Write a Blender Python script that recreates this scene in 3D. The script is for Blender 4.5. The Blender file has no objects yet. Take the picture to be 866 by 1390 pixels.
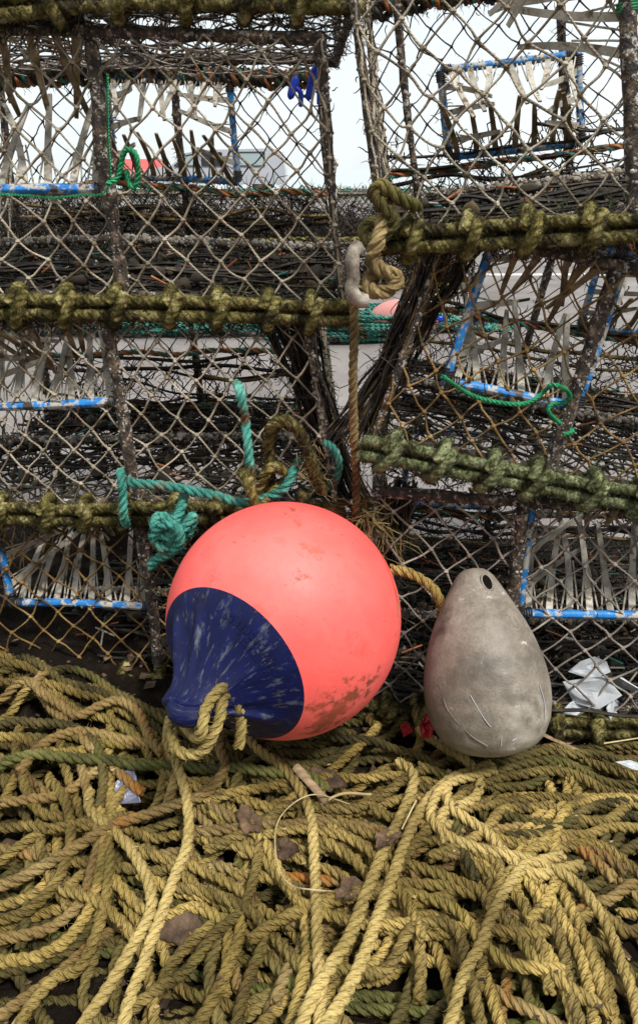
import bpy, math, random
import numpy as np
from mathutils import Vector, Matrix, Euler
rnd = random.Random(7); RG = np.random.default_rng(11)
sc = bpy.context.scene; COL = sc.collection
TH = math.radians(22); CT, ST = math.cos(TH), math.sin(TH); EYE = .86
def at(px, py, d):
    """point at forward distance d (m) that lies on the sight line of a photo pixel"""
    dx = (px-433)/1040; dv = -(py-650)/1040
    v = np.array((dx, CT+dv*ST, -ST+dv*CT)); return v/v[1]*d+np.array((0, 0, EYE))
def A(*a): return np.array(a, float)
# ------------------------------------------------------------------ object helpers
def tag(o, label=None, cat=None, group=None, kind=None):
    if label: o['label'] = label
    if cat: o['category'] = cat
    if group: o['group'] = group
    if kind: o['kind'] = kind
    return o
def empty(name, loc=(0,0,0), rot=(0,0,0)):
    o = bpy.data.objects.new(name, None); o.empty_display_size = .05; COL.objects.link(o)
    o.location = loc; o.rotation_euler = rot; return o
class MB:
    def __init__(s): s.v=[]; s.q=[]; s.t=[]; s.uv=[]; s.ti=[]; s.qm=[]; s.tm=[]; s.mats=[]; s.n=0
    def mi(s, m):
        if m not in s.mats: s.mats.append(m)
        return s.mats.index(m)
    def add(s, v, q=None, t=None, uv=None, tint=.5, m=None):
        v=np.asarray(v,float).reshape(-1,3); k=len(v); mi=s.mi(m)
        s.v.append(v); s.uv.append(np.zeros((k,2)) if uv is None else uv.reshape(-1,2))
        s.ti.append(np.full(k,tint) if np.isscalar(tint) else np.asarray(tint).reshape(-1))
        if q is not None and len(q): q=np.asarray(q,int).reshape(-1,4); s.q.append(q+s.n); s.qm.append(np.full(len(q),mi))
        if t is not None and len(t): t=np.asarray(t,int).reshape(-1,3); s.t.append(t+s.n); s.tm.append(np.full(len(t),mi))
        s.n+=k
    def build(s, name, parent=None, smooth=True, kind=None):
        me=bpy.data.meshes.new(name); v=np.concatenate(s.v); q=np.concatenate(s.q) if s.q else np.zeros((0,4),int); t=np.concatenate(s.t) if s.t else np.zeros((0,3),int)
        me.vertices.add(len(v)); me.vertices.foreach_set('co', v.ravel())
        lv=np.concatenate([q.ravel(), t.ravel()]); me.loops.add(len(lv)); me.loops.foreach_set('vertex_index', lv.astype(np.int32))
        ls=np.concatenate([np.arange(len(q))*4, len(q)*4+np.arange(len(t))*3]); me.polygons.add(len(ls)); me.polygons.foreach_set('loop_start', ls.astype(np.int32))
        for m in s.mats: me.materials.append(m)
        me.polygons.foreach_set('material_index', np.concatenate(s.qm+s.tm).astype(np.int32))
        me.polygons.foreach_set('use_smooth', np.full(len(ls), smooth))
        uvl=me.uv_layers.new(name='UVMap'); uv=np.concatenate(s.uv); uvl.data.foreach_set('uv', uv[lv].ravel())
        at_=me.attributes.new('tint','FLOAT','POINT'); at_.data.foreach_set('value', np.concatenate(s.ti))
        me.update(calc_edges=True); me.validate()
        o=bpy.data.objects.new(name, me); COL.objects.link(o)
        if parent: o.parent=parent
        if kind: o['kind']=kind
        return o
def norm(a): return a/np.maximum(np.linalg.norm(a,axis=-1,keepdims=True),1e-9)
def btube(mb, P, r, k, m, tint=None, caps=False):
    """many short tubes at once: P (T,n,3), r scalar or (T,n)"""
    P=np.asarray(P,float); T,n=P.shape[:2]; r=np.broadcast_to(np.asarray(r,float),(T,n))
    tg=norm(np.gradient(P,axis=1)); ch=norm(P[:,-1]-P[:,0]+1e-7)
    ref=np.where((np.abs(ch[:,2])<.8)[:,None],A(0,0,1),A(1,0,0))[:,None,:]
    b=norm(np.cross(tg,ref+0*tg)); c=np.cross(tg,b)
    an=np.linspace(0,2*np.pi,k+1)
    V=P[:,:,None,:]+r[:,:,None,None]*(np.cos(an)[:,None]*b[:,:,None,:]+np.sin(an)[:,None]*c[:,:,None,:])
    ln=np.concatenate([np.zeros((T,1)),np.cumsum(np.linalg.norm(np.diff(P,axis=1),axis=2),axis=1)],1)
    uv=np.stack(np.broadcast_arrays((an/2/np.pi)[None,None,:],ln[:,:,None]),-1)
    i=np.arange(n-1)[:,None]*(k+1)+np.arange(k)[None]
    q=np.stack([i,i+k+1,i+k+2,i+1],-1).reshape(-1,4)
    Q=(q[None]+(np.arange(T)*n*(k+1))[:,None,None]).reshape(-1,4)
    ti=RG.random(T) if tint is None else np.broadcast_to(tint,(T,))
    mb.add(V,Q,uv=uv,tint=np.repeat(ti,n*(k+1)),m=m)
    if caps:
        for e,sg in ((0,1),(n-1,-1)):
            C=P[:,e:e+1]-sg*tg[:,e:e+1]*r[:,e:e+1,None]*.35
            VV=np.concatenate([C,V[:,e]],1); j=np.arange(k)
            tr=np.stack([0*j,1+j,2+j] if sg>0 else [0*j,2+j,1+j],-1)
            mb.add(VV,t=(tr[None]+(np.arange(T)*(k+2))[:,None,None]).reshape(-1,3),tint=np.repeat(ti,k+2),m=m)
def resample(p, step):
    p=np.asarray(p,float); d=np.concatenate([[0],np.cumsum(np.linalg.norm(np.diff(p,axis=0),axis=1))])
    n=max(3,int(d[-1]/step)+1); s=np.linspace(0,d[-1],n)
    return np.stack([np.interp(s,d,p[:,i]) for i in range(p.shape[1])],1)
def spline(p, step=.005):
    """smooth curve through control points, evenly resampled"""
    p=np.asarray(p,float)
    if len(p)<3: return resample(p,step)
    e=np.vstack([2*p[0]-p[1],p,2*p[-1]-p[-2]]); out=[]
    for i in range(1,len(e)-2):
        t=np.linspace(0,1,12,endpoint=False)[:,None]; a,b,c,d=e[i-1],e[i],e[i+1],e[i+2]
        out.append(.5*((2*b)+(c-a)*t+(2*a-5*b+4*c-d)*t**2+(3*b-a-3*c+d)*t**3))
    out.append(p[-1:]); return resample(np.vstack(out),step)
def frames(p):
    t=norm(np.gradient(p,axis=0)); u=np.zeros_like(p)
    r=np.cross(t[0],A(0,0,1)) if abs(t[0][2])<.9 else np.cross(t[0],A(1,0,0)); r=r/np.linalg.norm(r)
    for i in range(len(p)):
        r=r-t[i]*r.dot(t[i]); r/=max(1e-9,math.sqrt(r.dot(r))); u[i]=r
    return t,u,np.cross(t,u)
def tube(mb,p,r,k,m,tint=.5,cap=True):
    t,u,w=frames(p); n=len(p); r=np.broadcast_to(r,(n,)); an=np.linspace(0,2*np.pi,k+1)
    V=p[:,None]+r[:,None,None]*(np.cos(an)[:,None]*u[:,None]+np.sin(an)[:,None]*w[:,None])
    ln=np.concatenate([[0],np.cumsum(np.linalg.norm(np.diff(p,axis=0),axis=1))])
    uv=np.stack(np.broadcast_arrays((an/2/np.pi)[None],ln[:,None]),-1)
    i=np.arange(n-1)[:,None]*(k+1)+np.arange(k)[None]; mb.add(V,np.stack([i,i+1,i+k+2,i+k+1],-1),uv=uv,tint=tint,m=m)
    if cap:
        for e,sg in ((0,1),(n-1,-1)):
            j=np.arange(k); VV=np.vstack([p[e:e+1]-sg*t[e:e+1]*r[e]*.4,V[e]])
            mb.add(VV,t=np.stack([0*j,2+j,1+j] if sg>0 else [0*j,1+j,2+j],-1),tint=tint,m=m)
    return t,u,w
def smooth_noise(n, w):
    x=RG.standard_normal(n+4*w); k=np.hanning(2*w+1); k/=k.sum(); return np.convolve(x,k,'same')[2*w:2*w+n]*math.sqrt(w)
def rope(mb,p,R,m,pitch=None,k=8,fuzz=0,tint=None,mfuzz=None,wob=.0,relief=1.):
    """laid three-strand rope round the path p (about 5 mm steps)"""
    pitch=(pitch or 5.6*R)*(.93+.16*RG.random()); R=R*(.94+.11*RG.random()); n=len(p); t,u,w=frames(p)
    s=np.concatenate([[0],np.cumsum(np.linalg.norm(np.diff(p,axis=0),axis=1))])
    base=(RG.random() if tint is None else tint); an=np.linspace(0,2*np.pi,k+1); ph0=RG.random()*6
    for j in range(3):
        ph=ph0+2*np.pi*s/pitch+j*2*np.pi/3+wob*smooth_noise(n,12)
        off=np.cos(ph)[:,None]*u+np.sin(ph)[:,None]*w; ta=-np.sin(ph)[:,None]*u+np.cos(ph)[:,None]*w
        hel=norm(t+ta*(2*np.pi*.52*R/pitch)); side=np.cross(off,hel)
        rr=R*(1.04-.53*relief)*(1+.06*smooth_noise(n,4)); c=p+off*R*.53*relief
        V=c[:,None]+rr[:,None,None]*(np.cos(an)[None,:,None]*off[:,None]+np.sin(an)[None,:,None]*side[:,None])
        uv=np.stack(np.broadcast_arrays((an/2/np.pi)[None],s[:,None]/max(R,1e-4)*.01),-1)
        i=np.arange(n-1)[:,None]*(k+1)+np.arange(k)[None]
        mj=m[j] if isinstance(m,(list,tuple)) else m
        mb.add(V,np.stack([i,i+k+1,i+k+2,i+1],-1),uv=uv,tint=np.repeat(np.clip(base+.12*smooth_noise(n,30)+RG.normal()*.06,0,1),k+1),m=mj)
        for e in (0,n-1):
            j2=np.arange(k); mb.add(np.vstack([c[e:e+1]+t[e:e+1]*R*(.3 if e else -.3),V[e]]),t=np.stack([0*j2,1+j2,2+j2],-1),tint=base,m=mj)
    if fuzz:
        N=int(fuzz*s[-1]); i=RG.integers(1,n-1,N); a=RG.random(N)*2*np.pi
        o=np.cos(a)[:,None]*u[i]+np.sin(a)[:,None]*w[i]; q0=p[i]+o*R*.93
        d=norm(o*(.35+RG.random((N,1)))+t[i]*RG.normal(0,1,(N,1))+RG.normal(0,.4,(N,3))); L=R*(.25+.6*RG.random((N,1)))
        P=np.stack([q0,q0+d*L*.5,q0+d*L+RG.normal(0,1,(N,3))*L*.25],1)
        btube(mb,P,np.broadcast_to(A(.00042,.0003,.0001),(N,3)),3,mfuzz or mj,tint=np.clip(base+RG.normal(0,.2,N),0,1))
def barnacles(mb,c,nrm,r,m):
    c=np.asarray(c); N=len(c)
    if N==0: return
    nrm=norm(nrm+RG.normal(0,.25,c.shape)); r=np.asarray(r).reshape(-1,1)
    P=np.stack([c-nrm*r*.3,c+nrm*r*.75,c+nrm*r*.45],1); btube(mb,P,np.concatenate([r,r*.55,r*.12],1),6,m)
def weed(mb,c,L,m,N=4,r=.0007,down=.6,spread=.012):
    """tufts of thin fronds hanging and curling from the points c"""
    c=np.repeat(np.asarray(c),N,axis=0); K=len(c); c=c+RG.normal(0,spread*.4,c.shape)
    L=L*(.4+RG.random((K,1))); d=norm(RG.normal(0,1,(K,3))+A(0,0,-down)); P=[c]
    for i in range(4):
        P.append(P[-1]+d*L/4); d=norm(d+RG.normal(0,.55,(K,3))+A(0,0,-down*.3))
    P=np.stack(P,1); rr=r*(.5+RG.random((K,1)))*np.array([[1,1,.9,.7,.25]]); btube(mb,P,rr,3,m)
# ------------------------------------------------------------------ materials
def mk(name, stops, scale=30, rough=.7, fine=200, bump=.3, bdist=.002, tintk=.7, yarn=0, yarnv=90, spec=.4, extra=None, coat=0, metal=0, stretch=None, vary=.45, uvsrc=None, spots=()):
    """noise-mottled surface: stops = [(pos, rgb)...]; extra = (rgb, scale, threshold, width) blotches of a second colour"""
    m=bpy.data.materials.new(name); m.use_nodes=True; nt=m.node_tree; N=nt.nodes; L=nt.links; b=N['Principled BSDF']
    tc=N.new('ShaderNodeTexCoord'); src=tc.outputs['Object']
    if stretch:
        mp=N.new('ShaderNodeMapping'); mp.inputs['Scale'].default_value=stretch; L.new(src,mp.inputs['Vector']); src=mp.outputs[0]
    if uvsrc: mp=N.new('ShaderNodeMapping'); mp.inputs['Scale'].default_value=uvsrc; L.new(tc.outputs['UV'],mp.inputs['Vector']); src=mp.outputs[0]
    def noise(sca,det=4,ro=.6):
        n=N.new('ShaderNodeTexNoise'); n.inputs['Scale'].default_value=sca; n.inputs['Detail'].default_value=det; n.inputs['Roughness'].default_value=ro; L.new(src,n.inputs['Vector']); return n.outputs['Fac']
    def mth(op,a,bb):
        x=N.new('ShaderNodeMath'); x.operation=op
        for i,q in enumerate((a,bb)):
            if isinstance(q,(int,float)): x.inputs[i].default_value=q
            else: L.new(q,x.inputs[i])
        return x.outputs[0]
    n1=noise(scale); rp=N.new('ShaderNodeValToRGB'); L.new(n1,rp.inputs[0]); cr=rp.color_ramp
    while len(cr.elements)<len(stops): cr.elements.new(.5)
    for e,(ps,c) in zip(cr.elements,stops): e.position=ps; e.color=(*c,1)
    col=rp.outputs[0]
    n2=noise(fine,3,.7)
    at_=N.new('ShaderNodeAttribute'); at_.attribute_name='tint'
    v=mth('ADD',mth('MULTIPLY',n2,vary*2),mth('MULTIPLY',at_.outputs['Fac'],tintk)); v=mth('ADD',v,1-vary-tintk/2)
    hs=N.new('ShaderNodeHueSaturation'); L.new(col,hs.inputs['Color']); L.new(v,hs.inputs['Value']); col=hs.outputs[0]
    if extra:
        for (c2,s2,th,wd) in (extra if isinstance(extra,list) else [extra]):
            n3=noise(s2,6,.65); mr=N.new('ShaderNodeMapRange'); mr.inputs['From Min'].default_value=th; mr.inputs['From Max'].default_value=th+wd; L.new(n3,mr.inputs['Value'])
            mx=N.new('ShaderNodeMix'); mx.data_type='RGBA'; L.new(mr.outputs[0],mx.inputs['Factor']); L.new(col,mx.inputs['A']); mx.inputs['B'].default_value=(*c2,1); col=mx.outputs['Result']
    for (cen,rad,c2,s2,th) in spots:      # stains with a place of their own on the thing
        ds=N.new('ShaderNodeVectorMath'); ds.operation='DISTANCE'; L.new(tc.outputs['Object'],ds.inputs[0]); ds.inputs[1].default_value=cen
        n3=noise(s2,6,.7); f=mth('SUBTRACT',n3,mth('MULTIPLY',ds.outputs['Value'],.22/rad)); mr=N.new('ShaderNodeMapRange'); mr.inputs['From Min'].default_value=th; mr.inputs['From Max'].default_value=th+.10; mr.inputs['To Max'].default_value=.85; L.new(f,mr.inputs['Value'])
        mx=N.new('ShaderNodeMix'); mx.data_type='RGBA'; L.new(mr.outputs[0],mx.inputs['Factor']); L.new(col,mx.inputs['A']); mx.inputs['B'].default_value=(*c2,1); col=mx.outputs['Result']
    L.new(col,b.inputs['Base Color']); h=mth('ADD',mth('MULTIPLY',n2,1),mth('MULTIPLY',n1,.6))
    if yarn:
        sx=N.new('ShaderNodeSeparateXYZ'); L.new(tc.outputs['UV'],sx.inputs[0])
        y=mth('SINE',mth('MULTIPLY',mth('ADD',mth('MULTIPLY',sx.outputs[0],yarn),mth('MULTIPLY',sx.outputs[1],yarnv)),6.2832),0)
        h=mth('ADD',h,mth('MULTIPLY',y,.5))
    bp=N.new('ShaderNodeBump'); bp.inputs['Strength'].default_value=bump; bp.inputs['Distance'].default_value=bdist; L.new(h,bp.inputs['Height']); L.new(bp.outputs[0],b.inputs['Normal'])
    rr=mth('ADD',mth('MULTIPLY',n2,.25),rough-.12); L.new(rr,b.inputs['Roughness']); b.inputs['Specular IOR Level'].default_value=spec; b.inputs['Coat Weight'].default_value=coat; b.inputs['Metallic'].default_value=metal
    return m
RUST=(.30,.10,.012)
M={}
M['tan']=mk('tan_rope',[(.30,(.055,.036,.008)),(.45,(.150,.104,.026)),(.60,(.30,.215,.066))],9,.75,420,.7,.0016,.95,5,55,.25,[((.15,.125,.028),11,.55,.14),((.07,.048,.022),30,.60,.10)])
M['olive_shaded']=mk('shaded_olive_rope',[(.3,(.022,.017,.005)),(.5,(.070,.054,.014)),(.65,(.16,.12,.038))],12,.78,420,.6,.0014,.6,5,55,.25,[((.09,.09,.02),9,.53,.14)])  # olive rope, darkened to put shade into the lower turns of the heap
M['dark']=mk('green_stained_rope',[(.3,(.045,.042,.012)),(.5,(.10,.10,.025)),(.7,(.20,.18,.06))],16,.8,420,.55,.0012,.4,5,55,.25)
M['fresh']=mk('clean_tan_rope',[(.30,(.11,.075,.020)),(.45,(.24,.175,.054)),(.60,(.40,.30,.11))],9,.75,420,.6,.0014,.5,5,55,.3,[((.22,.17,.045),11,.60,.14)])
M['orangec']=mk('orange_cord',[(.3,(.22,.06,.015)),(.7,(.48,.17,.06))],40,.75,400,.5,.001,.5)
M['rust']=mk('rust_stained_rope',[(.3,(.085,.05,.015)),(.5,(.19,.125,.04)),(.66,(.29,.21,.085))],9,.75,420,.55,.0012,.5,5,55,.3,[((.30,.115,.018),7,.56,.12)])
M['moss']=mk('mossy_rope',[(.28,(.016,.012,.004)),(.42,(.075,.062,.016)),(.55,(.175,.148,.048)),(.68,(.32,.275,.14))],60,.85,500,.8,.002,.5,4,40,.2,[((.035,.028,.012),20,.56,.05)])
M['mossg']=mk('green_mossy_rope',[(.28,(.016,.016,.007)),(.43,(.065,.072,.028)),(.57,(.16,.18,.085)),(.72,(.30,.31,.19))],60,.85,500,.8,.002,.5,4,40,.2,[((.035,.028,.012),26,.57,.08)])
M['brown']=mk('brown_rope',[(.3,(.05,.035,.015)),(.5,(.15,.105,.045)),(.7,(.30,.22,.10))],20,.8,420,.6,.0015,.5,4,50,.2)
M['teal']=mk('teal_rope',[(.3,(.018,.085,.07)),(.5,(.045,.22,.175)),(.7,(.13,.36,.29))],30,.7,400,.5,.0012,.5,5,60,.25,[((.13,.075,.035),16,.54,.08)])
M['green']=mk('green_twine',[(.3,(.0,.10,.03)),(.7,(.02,.33,.13))],40,.6,400,.5,.001,.4)
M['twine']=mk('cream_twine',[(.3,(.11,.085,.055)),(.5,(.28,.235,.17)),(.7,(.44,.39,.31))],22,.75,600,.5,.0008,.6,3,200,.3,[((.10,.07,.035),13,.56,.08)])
M['twineo']=mk('orange_twine',[(.3,(.055,.034,.015)),(.5,(.19,.112,.034)),(.7,(.32,.215,.09))],22,.75,600,.5,.0008,.6,3,200,.3,[((.06,.04,.02),16,.53,.08)])
M['twineg']=mk('grey_twine',[(.3,(.09,.075,.06)),(.5,(.24,.20,.17)),(.7,(.36,.32,.27))],22,.75,600,.5,.0008,.6,3,200,.3)
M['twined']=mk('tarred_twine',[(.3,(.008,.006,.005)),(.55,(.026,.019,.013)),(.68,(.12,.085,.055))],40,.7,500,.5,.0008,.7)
M['weed']=mk('dry_seaweed',[(.3,(.008,.006,.004)),(.55,(.030,.021,.012)),(.72,(.10,.065,.028))],18,.8,300,.3,.001,.9)
M['weedg']=mk('green_seaweed',[(.3,(.02,.025,.006)),(.6,(.08,.09,.02))],18,.8,300,.3,.001,.8)
M['steel']=mk('fouled_steel',[(.3,(.012,.010,.010)),(.5,(.05,.038,.03)),(.6,(.13,.085,.05)),(.72,(.30,.26,.21))],75,.8,300,.9,.003,.3,extra=[((.45,.42,.38),110,.57,.05)])
M['blue']=mk('blue_pipe',[(.3,(.010,.14,.42)),(.6,(.02,.22,.58))],30,.5,300,.4,.001,.2,extra=[((.42,.39,.34),60,.50,.04),((.05,.04,.03),35,.58,.05)])
M['barn']=mk('barnacle',[(.3,(.13,.105,.08)),(.5,(.27,.24,.20)),(.7,(.46,.43,.39))],60,.8,600,.6,.001,.6)
M['finger']=mk('cream_plastic',[(.3,(.22,.185,.14)),(.5,(.40,.365,.30)),(.7,(.52,.49,.43))],40,.6,400,.4,.001,.4,extra=[((.13,.085,.04),55,.56,.06)])
M['fingerb']=mk('stained_plastic',[(.3,(.07,.05,.025)),(.5,(.22,.155,.08)),(.7,(.40,.32,.20))],40,.6,400,.4,.001,.4)
M['navy']=mk('navy_vinyl',[(.3,(.0012,.003,.026)),(.7,(.0025,.006,.060))],1.2,.5,9,.25,.002,0,vary=.15,spec=.22,uvsrc=(44,42,1),extra=[((.12,.13,.15),1.0,.56,.20),((.10,.09,.07),2.2,.60,.10)])
M['greyb']=mk('scuffed_grey_plastic',[(.3,(.11,.090,.068)),(.5,(.20,.170,.135)),(.7,(.31,.275,.23))],11,.48,260,.5,.0015,0,vary=.5,spec=.4,extra=[((.26,.17,.14),2.8,.58,.2),((.085,.07,.055),16,.50,.18),((.40,.365,.31),7,.54,.14),((.52,.48,.42),45,.64,.06)])
M['pinkish']=mk('faded_pink_plastic',[(.3,(.30,.14,.11)),(.7,(.40,.22,.18))],11,.45,220,.3,.0015,0,vary=.2,spec=.5)
M['white_pl']=mk('white_plastic',[(.3,(.34,.36,.38)),(.7,(.50,.52,.55))],30,.4,200,.2,.001,.1,vary=.1)
M['blk']=mk('black_plastic',[(.3,(.01,.01,.01)),(.7,(.03,.03,.03))],30,.5,200,.2,.001,.1)
M['hole_shade']=mk('painted_hole_shade',[(.3,(.004,.004,.004)),(.7,(.008,.007,.006))],30,.95,200,.2,.001,.1,spec=.05)  # flat black that paints the shade inside the float's opening
M['bluepl']=mk('bright_blue_plastic',[(.3,(.01,.04,.45)),(.7,(.02,.07,.6))],30,.4,200,.2,.001,.1)
M['leaf']=mk('dead_leaf',[(.3,(.025,.014,.007)),(.5,(.075,.043,.022)),(.7,(.15,.095,.055))],40,.8,300,.6,.002,.9)
M['straw']=mk('dry_straw',[(.3,(.25,.17,.07)),(.7,(.48,.38,.20))],40,.7,300,.4,.001,.5)
M['wood']=mk('weathered_wood',[(.3,(.13,.085,.045)),(.7,(.38,.27,.16))],30,.8,250,.5,.001,.5,stretch=(1,6,1))
M['foil']=mk('foil_wrapper',[(.3,(.10,.10,.14)),(.7,(.24,.24,.33))],60,.35,200,.4,.002,0,metal=.3,vary=.15)
M['red']=mk('red_plastic',[(.3,(.20,.006,.008)),(.7,(.38,.010,.014))],60,.3,200,.4,.002,0,vary=.15)
M['rubber']=mk('old_rubber',[(.3,(.08,.06,.045)),(.5,(.24,.20,.16)),(.7,(.42,.37,.31))],45,.6,200,.6,.002,0)
M['mud']=mk('shaded_mud_and_litter',[(.3,(.004,.003,.002)),(.55,(.013,.009,.006)),(.7,(.035,.024,.015))],14,.95,160,1,.010,0,vary=.6,spec=.08,extra=[((.30,.28,.25),150,.70,.03)])  # real mud and litter, blackened so the colour holds the gaps' shade
M['conc']=mk('pale_concrete',[(.3,(.115,.100,.092)),(.5,(.160,.142,.134)),(.7,(.20,.18,.17))],2.6,.9,120,.7,.004,0,vary=.55,extra=[((.20,.18,.17),.5,.56,.1),((.14,.12,.11),9,.66,.05)])
M['joint']=mk('joint_filler',[(.3,(.05,.045,.04)),(.7,(.10,.09,.08))],8,.9,60,.4,.003,0)
M['line']=mk('worn_white_paint',[(.3,(.45,.44,.42)),(.7,(.55,.54,.52))],3,.8,60,.3,.002,0,extra=[((.30,.28,.27),14,.56,.1)])
M['sea']=mk('pale_sea_water',[(.3,(.30,.36,.38)),(.7,(.36,.42,.44))],.4,.12,2,.2,.02,0,vary=.1)
M['carw']=mk('white_car_paint',[(.3,(.44,.47,.52)),(.7,(.50,.53,.58))],1,.3,30,.02,.001,0,vary=.03,coat=.5)
M['carr']=mk('red_car_paint',[(.3,(.55,.02,.02)),(.7,(.62,.03,.03))],1,.3,30,.02,.001,0,vary=.03,coat=.5)
M['glass']=mk('car_glass',[(.3,(.02,.03,.035)),(.7,(.03,.04,.05))],1,.08,30,.02,.001,0,vary=.03,spec=.8)
M['glassp']=mk('pale_glass',[(.3,(.35,.45,.47)),(.7,(.40,.50,.52))],1,.1,30,.02,.001,0,vary=.03,spec=.8)
M['tyre']=mk('tyre_rubber',[(.3,(.012,.012,.012)),(.7,(.03,.03,.03))],10,.8,90,.3,.002,0)
M['pinkd']=mk('faded_pink_vinyl',[(.3,(.42,.15,.13)),(.7,(.52,.22,.20))],9,.5,90,.1,.002,0,vary=.1)
M['scrape']=mk('dark_red_scrape',[(.3,(.40,.02,.012)),(.7,(.62,.04,.03))],40,.5,200,.3,.001,0)
# ------------------------------------------------------------------ terrain of the rope heap
def sm(t): t=np.clip(t,0,1); return t*t*(3-2*t)
def mound(x,y): return .10*np.exp(-((x+.6)/.36)**2)*sm((y-.68)/.35)+.035*np.exp(-((x+.05)/.25)**2-((y-.93)/.16)**2)
CS=.004; GX0,GY0=-1.1,.25; NX,NY=550,270
gx=GX0+np.arange(NX)*CS; gy=GY0+np.arange(NY)*CS
HM=mound(gx[:,None],gy[None,:])+.004
def lay(pts, R, dens=.82, cap=.085):
    """settles a rope of radius R on whatever already lies in the heap; returns its 3-D path"""
    p=spline(pts,.004); ix=(p[:,0]-GX0)/CS; iy=(p[:,1]-GY0)/CS
    t=norm(np.gradient(p,axis=0)); nx,ny=-t[:,1],t[:,0]; req=np.zeros(len(p))-1
    for o in (-.7,-.35,0,.35,.7):
        a=np.clip(np.round(ix+o*R/CS*nx).astype(int),0,NX-1); b=np.clip(np.round(iy+o*R/CS*ny).astype(int),0,NY-1)
        req=np.maximum(req,HM[a,b]+R*dens*math.sqrt(1-o*o))
    n=len(p); w=5; pad=np.pad(req,w,mode='edge'); mx=np.max(np.stack([pad[i:i+n] for i in range(2*w+1)]),0)
    k=np.hanning(17); k/=k.sum(); z=np.convolve(np.pad(mx,8,mode='edge'),k,'valid')
    z=np.maximum(z,req); z=np.convolve(np.pad(z,3,mode='edge'),np.ones(7)/7,'valid')
    m0=mound(p[:,0],p[:,1]); h=z-m0; z=m0+np.where(h<.022,h,.022+(cap-.022)*(1-np.exp(-(np.maximum(h,.022)-.022)/(cap-.022))))
    ii=np.round(ix).astype(int); jj=np.round(iy).astype(int); g=int(R/CS)+1
    for a in range(-g,g+1):
        for b in range(-g,g+1):
            dx=(ii+a-ix)*CS; dy=(jj+b-iy)*CS; d2=dx*dx+dy*dy; ok=(d2<R*R)&(ii+a>=0)&(ii+a<NX)&(jj+b>=0)&(jj+b<NY)
            np.maximum.at(HM,(ii[ok]+a,jj[ok]+b),z[ok]+np.sqrt(R*R-d2[ok]))
    return resample(np.column_stack([p,z]),.0048)
def surf(x,y): return float(HM[int(round((x-GX0)/CS)),int(round((y-GY0)/CS))])
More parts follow.
